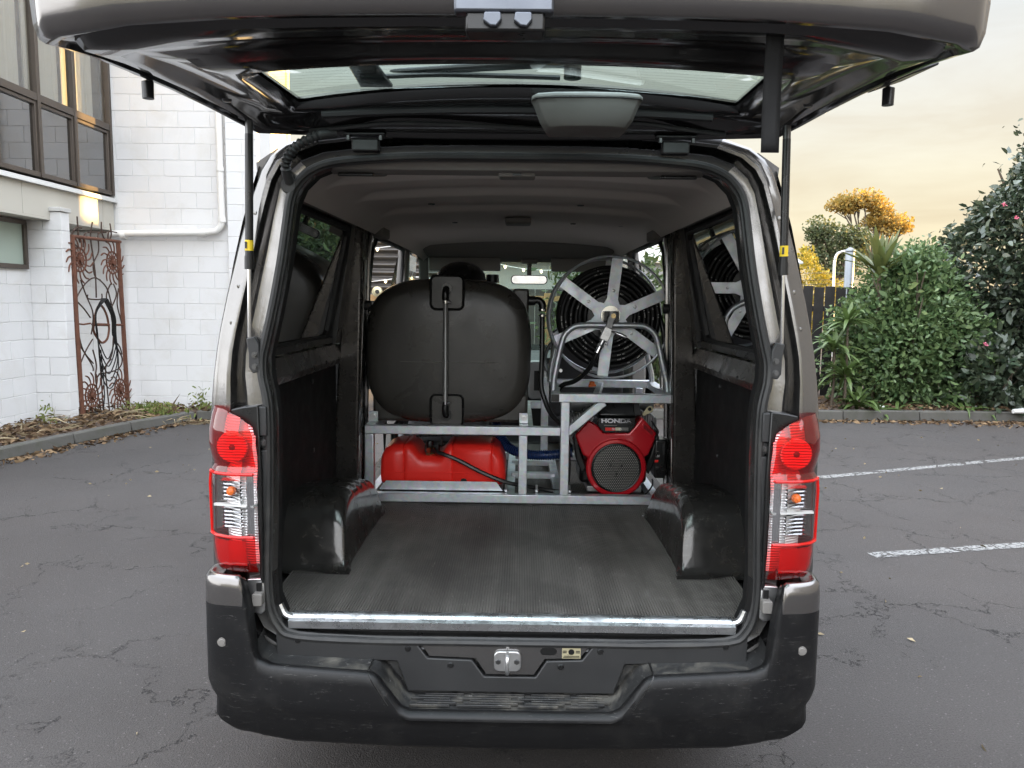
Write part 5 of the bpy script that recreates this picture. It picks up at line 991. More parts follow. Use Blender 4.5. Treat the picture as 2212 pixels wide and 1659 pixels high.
# tailgate, raised
tg = thing('tmp', '', '', (0,0,0)); bpy.data.objects.remove(tg)
def outline(kind):
    """near edge (hinge side) left to right, right side, far edge right to left, left side; matched point for point"""
    near, side = 13, 6; P = []
    if kind == 'glass':
        nr = lambda x: V((x*0.555, 1.955+0.065*x*x+0.0*abs(x), 2.006-0.024*x*x)); fr_ = lambda x: V((x*0.500, 1.505+0.028*x*x, 1.934-0.012*x*x))
        P += [nr(t) for t in np.linspace(-1,1,near)]; P += [nr(1).lerp(fr_(1), t) for t in np.linspace(0,1,side+2)[1:-1]]; P += [fr_(t) for t in np.linspace(1,-1,near)]; P += [fr_(-1).lerp(nr(-1), t) for t in np.linspace(0,1,side+2)[1:-1]]
    else:
        nr = lambda x: V((x*0.690, 2.125-0.02*x*x, 1.918+0.008*x*x)); sd_ = [(0.726,2.06,1.942),(0.740,1.9,1.944),(0.742,1.72,1.936),(0.743,1.55,1.924),(0.744,1.42,1.913),(0.742,1.32,1.898)]
        fx = [(0.737,1.272,1.889),(0.705,1.245,1.893),(0.60,1.240,1.910),(0.45,1.240,1.920),(0.3,1.240,1.924),(0.15,1.240,1.926),(0,1.240,1.926)]
        P += [nr(t) for t in np.linspace(-1,1,near)]; P += [V(p) for p in sd_]; P += [V(p) for p in fx]+[V((-p[0],p[1],p[2])) for p in reversed(fx[:-1])]; P += [V((-p[0],p[1],p[2])) for p in reversed(sd_)]
    return P
GO, OO = outline('glass'), outline('outer')
for P_ in (GO, OO):
    for p in P_: p.x -= 0.014*max(0.0, (2.12-p.y)/0.9)
def mixo(t, dz=0.0, sh=0.0): return [a.lerp(b, t)+V((0,0,dz)) for a, b in zip(GO, OO)]
tail = obj('tailgate', MB().loft([mixo(0.0,0.004), mixo(0.04,-0.004), mixo(0.12,-0.010), mixo(0.30,-0.004), mixo(0.36,0.006), mixo(0.62,0.008), mixo(0.68,-0.004), mixo(0.84,-0.003), mixo(0.88,0.012), mixo(0.94,0.010), mixo(0.965,0.0), mixo(1.0,0.0)], caps=False), 'tgpaint', van, ang=50)
obj('tailgate_glass', MB().add([p+V((0,0,0.010)) for p in GO], [tuple(range(len(GO)))]), 'rearglass', tail, False)
def up(P, k, dz):     # outer skin: outline scaled a little and raised
    o = []
    for p in P:
        e = max(0.0, min(1.0, (1.50-p.y)/0.25)); o.append(V((p.x*k, 1.68+(p.y-1.68)*k, p.z+dz*(0.30+1.1*e))))
    return o
fr_o = up(OO,1.0,0.10); gl_o = [V((p.x*1.0, p.y, p.z+0.018)) for p in GO]
skin = MB().loft([OO, [p+V((0,-0.010 if p.y<1.3 else 0,0.0)) for p in up(OO,1.004,0.002)], [p+V((0,-0.017 if p.y<1.3 else 0,0.008)) for p in up(OO,1.008,0.010)], [p+V((0,-0.018 if p.y<1.3 else 0,0)) for p in up(OO,1.012,0.05)], [p+V((0,-0.012 if p.y<1.3 else 0,0)) for p in up(OO,1.010,0.10)], up(OO,0.985,0.125), [a.lerp(b,0.5) for a, b in zip(up(OO,0.985,0.125), gl_o)], gl_o, [p+V((0,0,0.012)) for p in GO]], caps=False)
obj('tailgate_skin', skin, 'paint', tail, ang=60)
# upper trim lip, high level lamp, hinges
obj('upper_trim', MB().tube([GO[i].lerp(OO[i],0.33)+V((0,0.0,-0.006)) for i in range(1,12)], 0.012, 8), 'plastic', tail)
obj('trim_line', MB().tube(smooth_path([GO[i].lerp(OO[i],t)+V((0,0,-0.012)) for i, t in ((1,.75),(2,.62),(3,.55),(5,.60),(7,.66),(8,.55),(9,.5),(10,.6),(11,.75))],4), 0.006, 6), 'rubber', tail)
bx = obj('high_brake_lamp', MB().loft([[(0.168+sx_*hw, y_+dy, z) for sx_, dy in ((-1,0.02),(-0.93,0),(-0.6,-0.012),(0,-0.016),(0.6,-0.012),(0.93,0),(1,0.02),(1,0.06),(-1,0.06))] for z, y_, hw in ((1.900,1.935,0.088),(1.905,1.905,0.098),(1.925,1.893,0.112),(1.955,1.890,0.124),(1.967,1.888,0.130),(1.970,1.885,0.133),(1.978,1.889,0.133),(1.983,1.90,0.126))]), 'lampgrey', tail, True, 0.003)
obj('lamp_joint', MB().tube([V((0.168+sx_*0.1315, 1.888+dy-0.001, 1.968-0.0)) for sx_, dy in ((-1,0.02),(-0.93,0),(-0.6,-0.012),(0,-0.016),(0.6,-0.012),(0.93,0),(1,0.02))], 0.0016, 5), 'black', bx)
for s in (-1, 1):
    hx = -0.405 if s < 0 else 0.422
    hg = obj('hinge', MB().box(hx-0.036,hx+0.036,2.098,2.13,1.882,1.914), 'plastic', tail, True, 0.004); obj('hinge_leaf', MB().box(hx-0.055,hx+0.055,2.085,2.11,1.921,1.927), 'plastic', hg, True, 0.002)
    for dx in (-0.043, 0.043): obj('hinge_bolt', MB().lathe([(0.0,-0.012),(0.006,-0.012),(0.0065,0.0),(0.0,0.0)], (hx+dx,2.095,1.921), 'z', 6), 'bolt', hg)
# wiper on the outside of the glass, seen through it
gz = lambda y: 1.934+(y-1.505)*(2.006-1.934)/0.45+0.02
wp = obj('rear_wiper', MB().prism([(-0.30,1.86),(-0.10,1.81),(0.06,1.775),(0.14,1.755),(0.14,1.81),(0.05,1.815),(-0.12,1.85)], 'z', gz(1.8)+0.012, gz(1.8)+0.024), 'black', tail, True, 0.004)
obj('wiper_blade', MB().tube(smooth_path([(-0.33,1.90,gz(1.9)),(-0.18,1.862,gz(1.87)),(0.0,1.87,gz(1.87)),(0.10,1.885,gz(1.88))],5), 0.006, 6), 'rubber', wp); obj('wiper_pivot', MB().lathe([(0.0,-0.012),(0.02,-0.012),(0.02,0.03),(0.0,0.03)], (0.125,1.80,gz(1.80)), 'z', 14), 'black', wp)
obj('washer_cover', MB().prism([(-0.385,1.95),(-0.375,1.72),(-0.370,1.70),(-0.355,1.688),(-0.335,1.688),(-0.32,1.70),(-0.315,1.72),(-0.305,1.95)], 'z', gz(1.8)+0.004, gz(1.8)+0.014), 'black', tail, True, 0.003)
# end of the gate: number plate recess, latch, bars
lt = obj('latch_plate', MB().box(-0.092,0.058,1.198,1.226,1.918,2.05), 'gunmetal', tail, True, 0.004)
for dx in (-0.062, 0.028): obj('plate_hole', MB().lathe([(0.0,-0.001),(0.0042,-0.001),(0.0042,0.001),(0.0,0.001)], (dx,1.1975,1.940), 'y', 12), 'black', lt)
obj('latch_case', MB().box(-0.075,0.045,1.205,1.25,1.892,1.924), 'black', lt, True, 0.004)
for dx in (-0.034, 0.012): obj('latch_claw', MB().prism([(dx-0.012,1.917),(dx+0.012,1.917),(dx+0.014,1.906),(dx+0.006,1.896),(dx-0.004,1.897),(dx-0.014,1.905)], 'y', 1.195, 1.205), 'gunmetal', lt, True, 0.002)
for s in (-1, 1):
    bs = obj('bump_stop', MB().lathe([(0.0,-0.03),(0.0115,-0.03),(0.012,0.004),(0.0,0.01)], (s*0.772,1.66,1.932), 'z', 14), 'black', tail); obj('side_flap', MB().hexa([(s*0.745,1.70,1.936),(s*0.79,1.64,1.945),(s*0.79,1.50,1.937),(s*0.75,1.52,1.925),(s*0.745,1.70,1.941),(s*0.79,1.64,1.95),(s*0.79,1.50,1.943),(s*0.75,1.52,1.931)]), 'black', tail, True, 0.002)
st_ = MB(); p0, p1 = PY(1675,55,1.30), PY(1675,330,1.30); st_.grid([[(x, 1.30+0.002*math.sin(z*25), z) for x in np.linspace(p0.x-0.0145, p0.x+0.0145, 4)] for z in np.linspace(p0.z, p1.z, 14)]); obj('pull_strap', st_, 'board', tail, solid=0.003)
for s in (-1, 1):
    for xx, yy in ((0.64,1.75),): obj('trim_clip', MB().lathe([(0.0,-0.004),(0.009,-0.003),(0.011,0.002),(0.0,0.002)], (s*xx,yy,1.905+(yy-1.4)*0.05), 'z', 10), 'black', tail)
# wiring conduit from pillar to gate, left
cpth = smooth_path([(-0.612,2.11,1.80),(-0.610,2.075,1.845),(-0.575,2.06,1.885),(-0.52,2.07,1.915),(-0.48,2.09,1.925)], 14)
obj('wiring_conduit', MB().tube(cpth, [0.0125+0.0025*math.sin(i*2.1) if 8 < i < 44 else 0.0135 for i in range(len(cpth))], 12), 'rubber', van)
obj('conduit_grommet', MB().lathe([(0.0,-0.006),(0.020,-0.006),(0.023,0.004),(0.0,0.01)], (-0.614,2.112,1.792), 'y', 16), 'rubber', van)
# ribbed rubber mat lying on the floor
rows = []; xs = []
x = -0.742
while x < 0.742: xs += [(x,0.0),(x+0.0008,0.0042),(x+0.0046,0.0042),(x+0.0054,0.0)]; x += 0.0084
for y in np.linspace(2.128, 4.9, 40):
    rows.append([(xx, y+(0.006*math.sin(xx*9)+0.004*math.sin(xx*31) if y < 2.13 else 0), 0.569+dz+0.0025*math.sin(y*7+xx*4)+0.002*math.sin(xx*17+y*3)+(0.004*max(0,math.sin(xx*11)) if y < 2.2 else 0)) for xx, dz in xs])
tag(obj('rubber_mat', MB().grid(rows), 'mat', fixn=False, ang=20), 'ribbed black rubber mat covering the van load floor', 'mat')

# ------------------------------------------------------------------ wash rig in the load space
Z0 = 0.577; YF = 3.42
fr = thing('skid_frame', 'galvanised square tube frame bolted to the van floor', 'frame', (0,3.9,Z0))
def rail(a, b, w=0.04, h=0.04, nm='rail'): return obj(nm, MB().bar(a, b, w, h), 'galv', fr, True, 0.0035, 2)
zb = Z0+0.02; zt = 0.908; zk = 1.062
rail((-0.655,YF,zb),(0.66,YF,zb)); rail((-0.655,4.38,zb),(0.66,4.38,zb))
rail((-0.655,YF+0.02,zb),(-0.655,4.36,zb)); rail((0.64,YF+0.02,zb),(0.64,4.36,zb)); rail((0.20,YF+0.02,zb),(0.20,4.36,zb)); rail((-0.02,YF+0.02,zb),(-0.02,4.36,zb))
rail((-0.02,3.80,zb+0.02),(0.20,3.80,zb+0.02),0.04,0.03,'cross_member'); rail((-0.02,4.1,zb+0.02),(0.20,4.1,zb+0.02),0.04,0.03,'cross_member')
rail((-0.657,YF,zb+0.02),(-0.657,YF,zt-0.02),nm='post'); rail((0.035,YF,zb+0.02),(0.035,YF,zt-0.02),nm='post'); rail((0.222,YF,zb+0.02),(0.222,YF,zk-0.018),nm='post')
rail((-0.657,4.30,zb+0.02),(-0.657,4.30,zt-0.02),nm='post'); rail((0.16,4.30,zb+0.02),(0.16,4.30,zk),nm='post'); rail((0.64,4.0,zb+0.02),(0.64,4.0,zk-0.018),nm='post')
rail((-0.677,YF,zt),(0.202,YF,zt)); rail((-0.677,4.30,zt),(0.14,4.30,zt)); rail((-0.657,YF+0.02,zt),(-0.657,4.28,zt)); rail((0.06,YF+0.02,zt),(0.06,4.28,zt))
rail((0.155,YF-0.012,zk),(0.735,YF-0.012,zk)); rail((0.19,4.02,zk),(0.70,4.02,zk)); rail((0.185,YF+0.01,zk),(0.185,4.0,zk),0.035); rail((0.70,YF+0.01,zk),(0.70,4.0,zk),0.035)
rail((0.36,3.45,zk-0.005),(0.44,4.0,zk-0.005),0.03,0.03,'cross_member')
for x in (0.1545, 0.7355): obj('tube_end', MB().box(x-0.001 if x > .5 else x+0.0005, x+0.0005 if x < .5 else x+0.0015, YF-0.029, YF+0.005, zk-0.017, zk+0.017), 'black', fr, False)
for x0_, x1_ in ((0.157,0.193),(0.697,0.733)): obj('tube_mouth', MB().box(x0_,x1_,YF-0.0335,YF-0.0322,zk-0.0165,zk+0.0165), 'black', fr, False)
obj('brace', MB().bar((0.395,YF,zk-0.018),(0.232,YF,zt-0.005),0.036,0.036,(0,1,0)), 'galv', fr, True, 0.0035)
ty = obj('tray_lip', MB().prism([(-0.622,0.622),(-0.59,0.664),(-0.085,0.664),(-0.055,0.622)], 'y', YF+0.028, YF+0.032).box(-0.622,-0.055,YF+0.032,3.80,0.621,0.625), 'galv', fr, True, 0.001)
for x in (-0.04,0.10,0.25): obj('hold_down_bolt', MB().cyl((x,YF+0.03,Z0+0.04),(x,YF+0.03,Z0+0.075),0.006,8).lathe([(0.0,0),(0.011,0),(0.011,0.008),(0.0,0.008)], (x,YF+0.03,Z0+0.045), 'z', 6), 'zinc', fr)

# black water tank
tk = thing('water_tank', 'large black plastic water tank with a vertical sight tube', 'tank', (-0.31,3.85,zt+0.02))
cx_, cz_, hw_, hh_ = -0.313, 1.254, 0.380, 0.332
def sup(sc_, y, n=3.2, m=56, sz=None):
    o = []; sz = sc_ if sz is None else sz
    for i in range(m):
        t = 2*math.pi*i/m; c, s = math.cos(t), math.sin(t); o.append((cx_+sc_*hw_*math.copysign(abs(c)**(2/n), c), y, cz_+sz*hh_*math.copysign(abs(s)**(2/n), s)))
    return o
Y1 = 3.462
obj('tank_body', MB().loft([sup(0.30,Y1), sup(0.62,Y1+0.002), sup(0.82,Y1+0.006), sup(0.90,Y1+0.014), sup(0.95,Y1+0.026), sup(0.98,Y1+0.042), sup(0.995,Y1+0.06), sup(1.0,Y1+0.08), sup(1.0,4.02), sup(0.96,4.10), sup(0.85,4.16), sup(0.5,4.18)]), 'tank', tk, ang=60)
obj('tank_foot', MB().box(cx_-0.348,cx_+0.368,3.512,4.14,zt+0.02,1.06), 'tank', tk, True, 0.015, 3)
sm = [V(p)+V((0,-0.001,0)) for p in ((cx_-0.365,Y1+0.10,1.212),(cx_-0.34,Y1+0.045,1.212),(cx_-0.29,Y1+0.013,1.211),(cx_-0.2,Y1+0.002,1.210),(cx_+0.1,Y1+0.0005,1.208),(cx_+0.23,Y1+0.003,1.208),(cx_+0.31,Y1+0.02,1.208),(cx_+0.36,Y1+0.09,1.208))]
obj('mould_seam', MB().tube(sm, 0.0016, 5), 'trimgrey', tk)
for zc, hh in ((1.522,0.072),(0.990,0.068)):
    pl = obj('recess_plate', MB().prism(rrect(cx_+0.0,zc,0.070,hh,0.022), 'y', Y1-0.004, Y1+0.03), 'tank', tk, True, 0.003)
    obj('recess_edge', MB().tube([V((x,Y1-0.004,z)) for x, z in rrect(cx_,zc,0.0735,hh+0.003,0.024)], 0.0055, 6, closed=True), 'black', pl)
xh = cx_-0.005
sg = obj('sight_tube', MB().cyl((xh,Y1-0.030,1.478),(xh,Y1-0.028,1.03),0.0108,12), 'clearhose', tk)
obj('painted_tube_highlight', MB().cyl((xh+0.001,Y1-0.0395,1.475),(xh+0.001,Y1-0.0375,1.033),0.0028,6), 'white', sg)  # white strip on the tube face stands in for a highlight
for z, k in ((1.49,1),(1.018,-1)):
    obj('hose_clamp', MB().cyl((xh,Y1-0.03,z-k*0.004),(xh,Y1-0.03,z-k*0.016),0.0128,12).cyl((xh+0.012,Y1-0.034,z-k*0.010),(xh+0.024,Y1-0.034,z-k*0.010),0.005,8), 'chrome', sg)
    obj('elbow', MB().tube(smooth_path([(xh,Y1-0.03,z),(xh,Y1-0.031,z+k*0.028),(xh+0.002,Y1-0.022,z+k*0.045),(xh+0.003,Y1+0.01,z+k*0.05)],4), 0.015, 10).lathe([(0.0,-0.006),(0.026,-0.006),(0.027,0.004),(0.0,0.006)], (xh+0.003,Y1-0.006,z+k*0.05), 'y', 14), 'black', sg)
ld = obj('filler_lid', MB().lathe([(0.0,0.098),(0.05,0.092),(0.09,0.07),(0.115,0.04),(0.122,0.0),(0.128,-0.008),(0.128,-0.02),(0.0,-0.02)], (cx_+0.042,3.72,1.575), 'z', 28), 'black', tk)
obj('lid_vent', MB().lathe([(0.0,0.04),(0.03,0.04),(0.034,0.0),(0.0,0.0)], (cx_+0.19,3.80,1.575), 'z', 14), 'black', tk)
obj('top_manifold', MB().box(-0.02,0.055,3.60,3.85,1.42,1.545), 'tank', tk, True, 0.01, 3)
sd = obj('side_elbow', MB().cyl((0.055,3.62,1.490),(0.085,3.62,1.490),0.022,12).tube(smooth_path([(0.07,3.62,1.49),(0.10,3.62,1.492),(0.118,3.62,1.475),(0.119,3.62,1.44)],4), 0.0175, 10), 'black', tk)
for z in (1.452,1.425): obj('hose_clamp', MB().cyl((0.119,3.62,z),(0.119,3.62,z-0.008),0.0185,12), 'chrome', sd)
for x in (-0.648, 0.037):
    tb = obj('hold_down_lug', MB().box(x-0.021,x+0.021,3.458,3.468,0.935,0.982).box(x-0.021,x+0.021,YF-0.016,3.468,0.9285,0.9345), 'galv', tk, True, 0.002); obj('lug_bolt', MB().lathe([(0.0,-0.012),(0.010,-0.012),(0.011,-0.004),(0.0155,-0.004),(0.0155,0.0),(0.0,0.0)], (x+0.002,3.458,0.960), 'y', 6), 'zinc', tb)
hs = MB().tube(smooth_path([(0.119,3.62,1.43),(0.120,3.61,1.25),(0.118,3.60,1.10),(0.135,3.59,1.03),(0.165,3.56,0.965),(0.21,3.52,0.925)],8), 0.012, 10)
tag(obj('return_hose', hs, 'hose'), 'black hose running down the right side of the water tank', 'hose')

# red fuel tank in the tray
ft = thing('fuel_tank', 'red plastic fuel tank lying under the water tank', 'fuel tank', (-0.34,3.6,0.627))
def fsec(x, zt_, y0_, y1_, r, ins=0.0):
    return [(x, p[0], p[1]) for p in rrect((y0_+y1_)/2, (0.629+zt_)/2, (y1_-y0_)/2-ins, (zt_-0.629)/2-ins, r, 4)]
prof = [(-0.622,0.745,0.03,0.035),(-0.617,0.785,0.010,0.045),(-0.600,0.812,0.003,0.05),(-0.56,0.825,0.0,0.045),(-0.515,0.828,0.0,0.045),(-0.511,0.826,0.004,0.043),(-0.507,0.828,0.0,0.045),(-0.49,0.830,0.0,0.045),(-0.465,0.815,0.0,0.055),(-0.445,0.785,0.0,0.05),(-0.425,0.775,0.0,0.05),(-0.355,0.775,0.0,0.05),(-0.335,0.79,0.0,0.05),(-0.315,0.822,0.0,0.045),(-0.30,0.828,0.0,0.045),(-0.292,0.828,0.0,0.045),(-0.288,0.826,0.004,0.043),(-0.284,0.828,0.0,0.045),(-0.13,0.828,0.0,0.045),(-0.112,0.828,0.0,0.045),(-0.108,0.825,0.004,0.043),(-0.104,0.826,0.0,0.045),(-0.075,0.815,0.002,0.06),(-0.058,0.795,0.008,0.055),(-0.047,0.765,0.02,0.045),(-0.042,0.74,0.035,0.03)]
obj('fuel_tank_body', MB().loft([fsec(x, z, 3.462, 3.76, r, i) for x, z, i, r in prof]), 'redtank', ft, ang=50)
obj('mould_seam', MB().tube([V((x,3.4615,0.70)) for x in (-0.59,-0.3,-0.07)], 0.0018, 5), 'redtank', ft)
fc = obj('fuel_outlet', MB().box(-0.425,-0.36,3.55,3.62,0.775,0.812).cyl((-0.40,3.54,0.80),(-0.40,3.54,0.835),0.018,10).bar((-0.47,3.6,0.845),(-0.30,3.6,0.850),0.02,0.008).bar((-0.355,3.6,0.80),(-0.345,3.6,0.86),0.012,0.012), 'black', ft, True, 0.003)
obj('outlet_valve', MB().cyl((-0.40,3.50,0.795),(-0.385,3.53,0.797),0.014,10).cyl((-0.41,3.51,0.775),(-0.37,3.50,0.782),0.009,8), 'brass', fc)
obj('drain_plug', MB().lathe([(0.0,-0.006),(0.016,-0.006),(0.016,0.004),(0.0,0.004)], (-0.235,3.463,0.660), 'y', 10), 'black', ft)
fh = MB().tube(smooth_path([(-0.385,3.50,0.795),(-0.34,3.455,0.792),(-0.26,3.44,0.765),(-0.15,3.435,0.710),(-0.04,3.44,0.665),(0.06,3.47,0.640),(0.16,3.5,0.615),(0.30,3.50,0.602)],7), 0.0095, 8)
tag(obj('fuel_hose', fh, 'hose'), 'black fuel line crossing the front of the red fuel tank', 'hose')
# ribbed hoses
def ribbed(pts, r, amp, pitch):
    P = smooth_path(pts, 40); return MB().tube(P, [r+(amp if (i//2) % 2 else 0) for i in range(len(P))], 12)
tag(obj('suction_hose', ribbed([(-0.10,3.75,0.92),(-0.085,3.72,0.85),(-0.03,3.66,0.782),(0.06,3.62,0.760),(0.16,3.60,0.762),(0.27,3.60,0.775)], 0.0215, 0.003, 0.01), 'bluehose'), 'ribbed dark blue suction hose running to the engine', 'hose')
tag(obj('drain_hose', ribbed([(-0.57,3.8,0.89),(-0.60,3.79,0.85),(-0.605,3.785,0.80),(-0.59,3.78,0.76),(-0.55,3.78,0.73)], 0.018, 0.003, 0.01), 'hose'), 'ribbed black hose behind the red fuel tank', 'hose')
tag(obj('pump_hose', MB().tube(smooth_path([(0.235,3.52,0.93),(0.245,3.50,0.82),(0.25,3.50,0.72),(0.24,3.5,0.64),(0.20,3.51,0.605)],6), 0.008, 8), 'hose'), 'thin black hose hanging left of the engine', 'hose')

# engine
YE = 3.50
en = thing('petrol_engine', 'red and black petrol engine with a round perforated fan guard', 'engine', (0.47,3.65,Z0))
def ep(xc, yc, y=YE): p = PY(1221+0.1493*xc, 849.4+0.1493*yc, y); return (p.x, p.z)
ctr = ep(735,1080); Ro = 0.139
left = [ep(340,395), ep(140,612), ep(205,770), ep(262,905)]; right = [ep(1198,905), ep(1262,770), ep(1330,590), ep(1110,345)]
a0 = math.atan2(left[-1][1]-ctr[1], left[-1][0]-ctr[0]); a1 = math.atan2(right[0][1]-ctr[1], right[0][0]-ctr[0])
arc = [(ctr[0]+Ro*math.cos(t), ctr[1]+Ro*math.sin(t)) for t in np.linspace(a0 if a0 > 0 else a0+2*math.pi, a1+2*math.pi, 26)]
arc = [(x, max(z, ctr[1]-Ro*0.915)) for x, z in arc]
sp_ = left+arc+right+[ep(1015,470), ep(920,575), ep(560,575), ep(470,475)]
shd_ = obj('fan_shroud', MB().prism(sp_, 'y', YE, YE+0.10), 'redpaint', en, True, 0.010, 3)
ring_ = MB(); ring_.lathe([(0.1145,0.004),(0.1155,-0.008),(0.120,-0.012),(0.132,-0.011),(0.1385,-0.004),(0.139,0.01)], (ctr[0],YE,ctr[1]), 'y', 48)
ring_.f = [f for f in ring_.f if len(f) == 4]; obj('shroud_ring', ring_, 'redpaint', shd_)
gd = obj('fan_guard', MB().lathe([(0.0,-0.006),(0.035,-0.006),(0.104,-0.004),(0.1085,0.0),(0.1085,0.02),(0.0,0.02)], (ctr[0],YE-0.004,ctr[1]), 'y', 40), 'perf', en)
obj('guard_rim', MB().tube([V((ctr[0]+0.1115*math.cos(t),YE-0.005,ctr[1]+0.1115*math.sin(t))) for t in np.linspace(0,2*math.pi,41)[:-1]], 0.0045, 8, closed=True), 'black', gd)
for r_ in (0.018, 0.040): obj('guard_ring', MB().tube([V((ctr[0]+r_*math.cos(t),YE-0.0105,ctr[1]+r_*math.sin(t))) for t in np.linspace(0,2*math.pi,25)[:-1]], 0.0022, 6, closed=True), 'perf', gd)
for k in range(3): t = R(30+120*k); obj('guard_screw', MB().lathe([(0.0,-0.003),(0.005,-0.003),(0.006,0.001),(0.0,0.001)], (ctr[0]+0.029*math.cos(t),YE-0.010,ctr[1]+0.029*math.sin(t)), 'y', 8), 'black', gd)
nm = [ep(470,352), ep(1015,352), ep(1015,468), ep(920,570), ep(560,570), ep(470,470)]
np_ = obj('name_plate', MB().prism(nm, 'y', YE-0.010, YE+0.05), 'black', en, True, 0.004, 3)
pz = ep(735,398); text('lettering', 'HONDA', 0.0262, (pz[0], YE-0.0115, pz[1]), (R(90),0,0), 'chrome', np_, 0.0012, 0.0011, 1.42)
pz = ep(650,460); obj('plate_stripe', MB().box(pz[0]-0.030,pz[0]+0.030,YE-0.0112,YE-0.0100,pz[1]-0.002,pz[1]+0.002), 'trimgrey', np_, False)
for x0_, x1_, mm in ((575,720,'redtank'),(722,800,'cream'),(802,910,'trimgrey')):
    a_, b_ = ep(x0_,535), ep(x1_,492); obj('model_badge', MB().box(a_[0],b_[0],YE-0.0112,YE-0.0100,a_[1],b_[1]), mm, np_, True, 0.0004)
pz = ep(740,514); text('lettering', 'GX690', 0.0125, (pz[0], YE-0.0116, pz[1]), (R(90),0,0), 'chrome', np_, 0.0004, 0.0003, 1.25)
tp0, tp1 = ep(480,345), ep(1110,112)
obj('air_cleaner', MB().hexa([(tp0[0]-0.008,YE+0.0,tp0[1]+0.001),(tp1[0]+0.0,YE+0.0,tp0[1]+0.001),(tp1[0],YE+0.26,tp0[1]+0.001),(tp0[0],YE+0.26,tp0[1]+0.001),(tp0[0]+0.02,YE+0.03,tp1[1]),(tp1[0]-0.028,YE+0.03,tp1[1]),(tp1[0]-0.03,YE+0.24,tp1[1]),(tp0[0]+0.02,YE+0.24,tp1[1])]), 'black', en, True, 0.014, 3)
a_ = [ep(985,150), ep(1065,140), ep(1110,325), ep(1000,330)]; obj('cover_side', MB().prism(a_, 'y', YE-0.004, YE+0.03), 'plastic', en, True, 0.004)
obj('crankcase', MB().box(ctr[0]-0.16,ctr[0]+0.16,YE+0.10,YE+0.36,Z0+0.05,0.90), 'black', en, True, 0.02, 3)
obj('mount_foot', MB().box(ctr[0]-0.13,ctr[0]+0.13,YE+0.05,YE+0.3,Z0+0.02,Z0+0.05), 'alu', en, True, 0.006)
def cowl(s):
    m = MB()
    for k in range(9): o_ = 0.10+k*0.012; m.box(*sorted((ctr[0]+s*o_,ctr[0]+s*(o_+0.006))),YE+0.11,YE+0.30,0.86-0.02*k*0.3,0.99-0.006*k)
    return m
for s in (-1,1): obj('cylinder_fins', cowl(s), 'alu', en, False); obj('side_cowl', MB().prism([(ctr[0]+s*0.135,0.72),(ctr[0]+s*0.16,0.78),(ctr[0]+s*0.19,0.90),(ctr[0]+s*0.20,0.86),(ctr[0]+s*0.185,0.76),(ctr[0]+s*0.155,0.69)], 'y', YE+0.02, YE+0.2), 'black', en, True, 0.006)
obj('muffler', MB().cyl((ctr[0]-0.20,YE+0.24,1.0),(ctr[0]+0.2,YE+0.24,1.0),0.045,16), 'alu', en)
lv = [ep(1090,430),ep(1110,330),ep(1160,300),ep(1250,420),ep(1330,380),ep(1335,440),ep(1250,480)]
vt_ = [ep(1120,425), ep(1290,560), ep(1262,650), ep(1090,500)]; vn = obj('cowl_vent', MB().prism(vt_, 'y', YE-0.004, YE+0.002), 'redpaint', en, True, 0.003)
for k in range(4):
    t = k/4; A_ = V((vt_[0][0],0,vt_[0][1])).lerp(V((vt_[3][0],0,vt_[3][1])), 0.2+0.7*t*0.8); B_ = V((vt_[1][0],0,vt_[1][1])).lerp(V((vt_[2][0],0,vt_[2][1])), 0.2+0.7*t*0.8)
    obj('vent_slit', MB().bar((A_.x*0.85+B_.x*0.15,YE-0.0045,A_.z*0.85+B_.z*0.15),(B_.x*0.92+A_.x*0.08,YE-0.0045,B_.z*0.92+A_.z*0.08),0.002,0.004,(0,1,0)), 'black', vn, False)
eye = [ep(1110,290),ep(1180,200),ep(1215,178),ep(1255,185),ep(1275,225),ep(1250,265),ep(1140,325),ep(1115,318)]
le = obj('lifting_eye', MB().prism(eye, 'y', YE-0.012, YE-0.006), 'cream', en, True, 0.002); pz = ep(1216,226); obj('eye_hole', MB().lathe([(0.0,-0.0008),(0.0085,-0.0008),(0.0085,0.0),(0.0,0.0)], (pz[0],YE-0.0121,pz[1]), 'y', 14), 'black', le)
c0, c1 = ep(1290,1240), ep(1470,680); cbx = obj('control_box', MB().box(c0[0],c1[0],YE+0.01,YE+0.12,c0[1],c1[1]), 'black', en, True, 0.008, 3)
pz = ep(1352,915); text('lettering', 'N', 0.013, (pz[0],YE+0.0092,pz[1]), (R(90),0,0), 'white', cbx, 0.0004, 0.0002)
a_, b_ = ep(1297,1002), ep(1350,972); obj('red_switch', MB().box(a_[0],b_[0],YE+0.004,YE+0.012,a_[1],b_[1]), 'redtank', cbx, True, 0.001)
pz = ep(1415,1095); obj('ignition_key', MB().tube([V((pz[0]+0.011*math.cos(t),YE+0.004,pz[1]+0.011*math.sin(t))) for t in np.linspace(0,2*math.pi,17)[:-1]], 0.0018, 6, closed=True), 'chrome', cbx)
for yc, h_ in ((845,4),(925,4),(1075,4)): a_ = ep(1310,yc); obj('panel_mark', MB().box(a_[0],a_[0]+0.015,YE+0.0088,YE+0.0097,a_[1]-0.001,a_[1]+0.001), 'trimgrey', cbx, False)
a_, b_ = ep(1405,890), ep(1450,730); obj('switch_cover', MB().box(a_[0],b_[0],YE+0.0,YE+0.012,a_[1],b_[1]), 'plastic', cbx, True, 0.003)
obj('wiring_loom', MB().tube(smooth_path([(*ep(1290,640),0)[0:1]+(YE+0.0,)+ep(1290,640)[1:], (ep(1345,560)[0],YE-0.004,ep(1345,560)[1]), (ep(1300,480)[0],YE,ep(1300,480)[1]), (ep(1250,400)[0],YE+0.004,ep(1250,400)[1])],5), 0.004, 6), 'black', en)
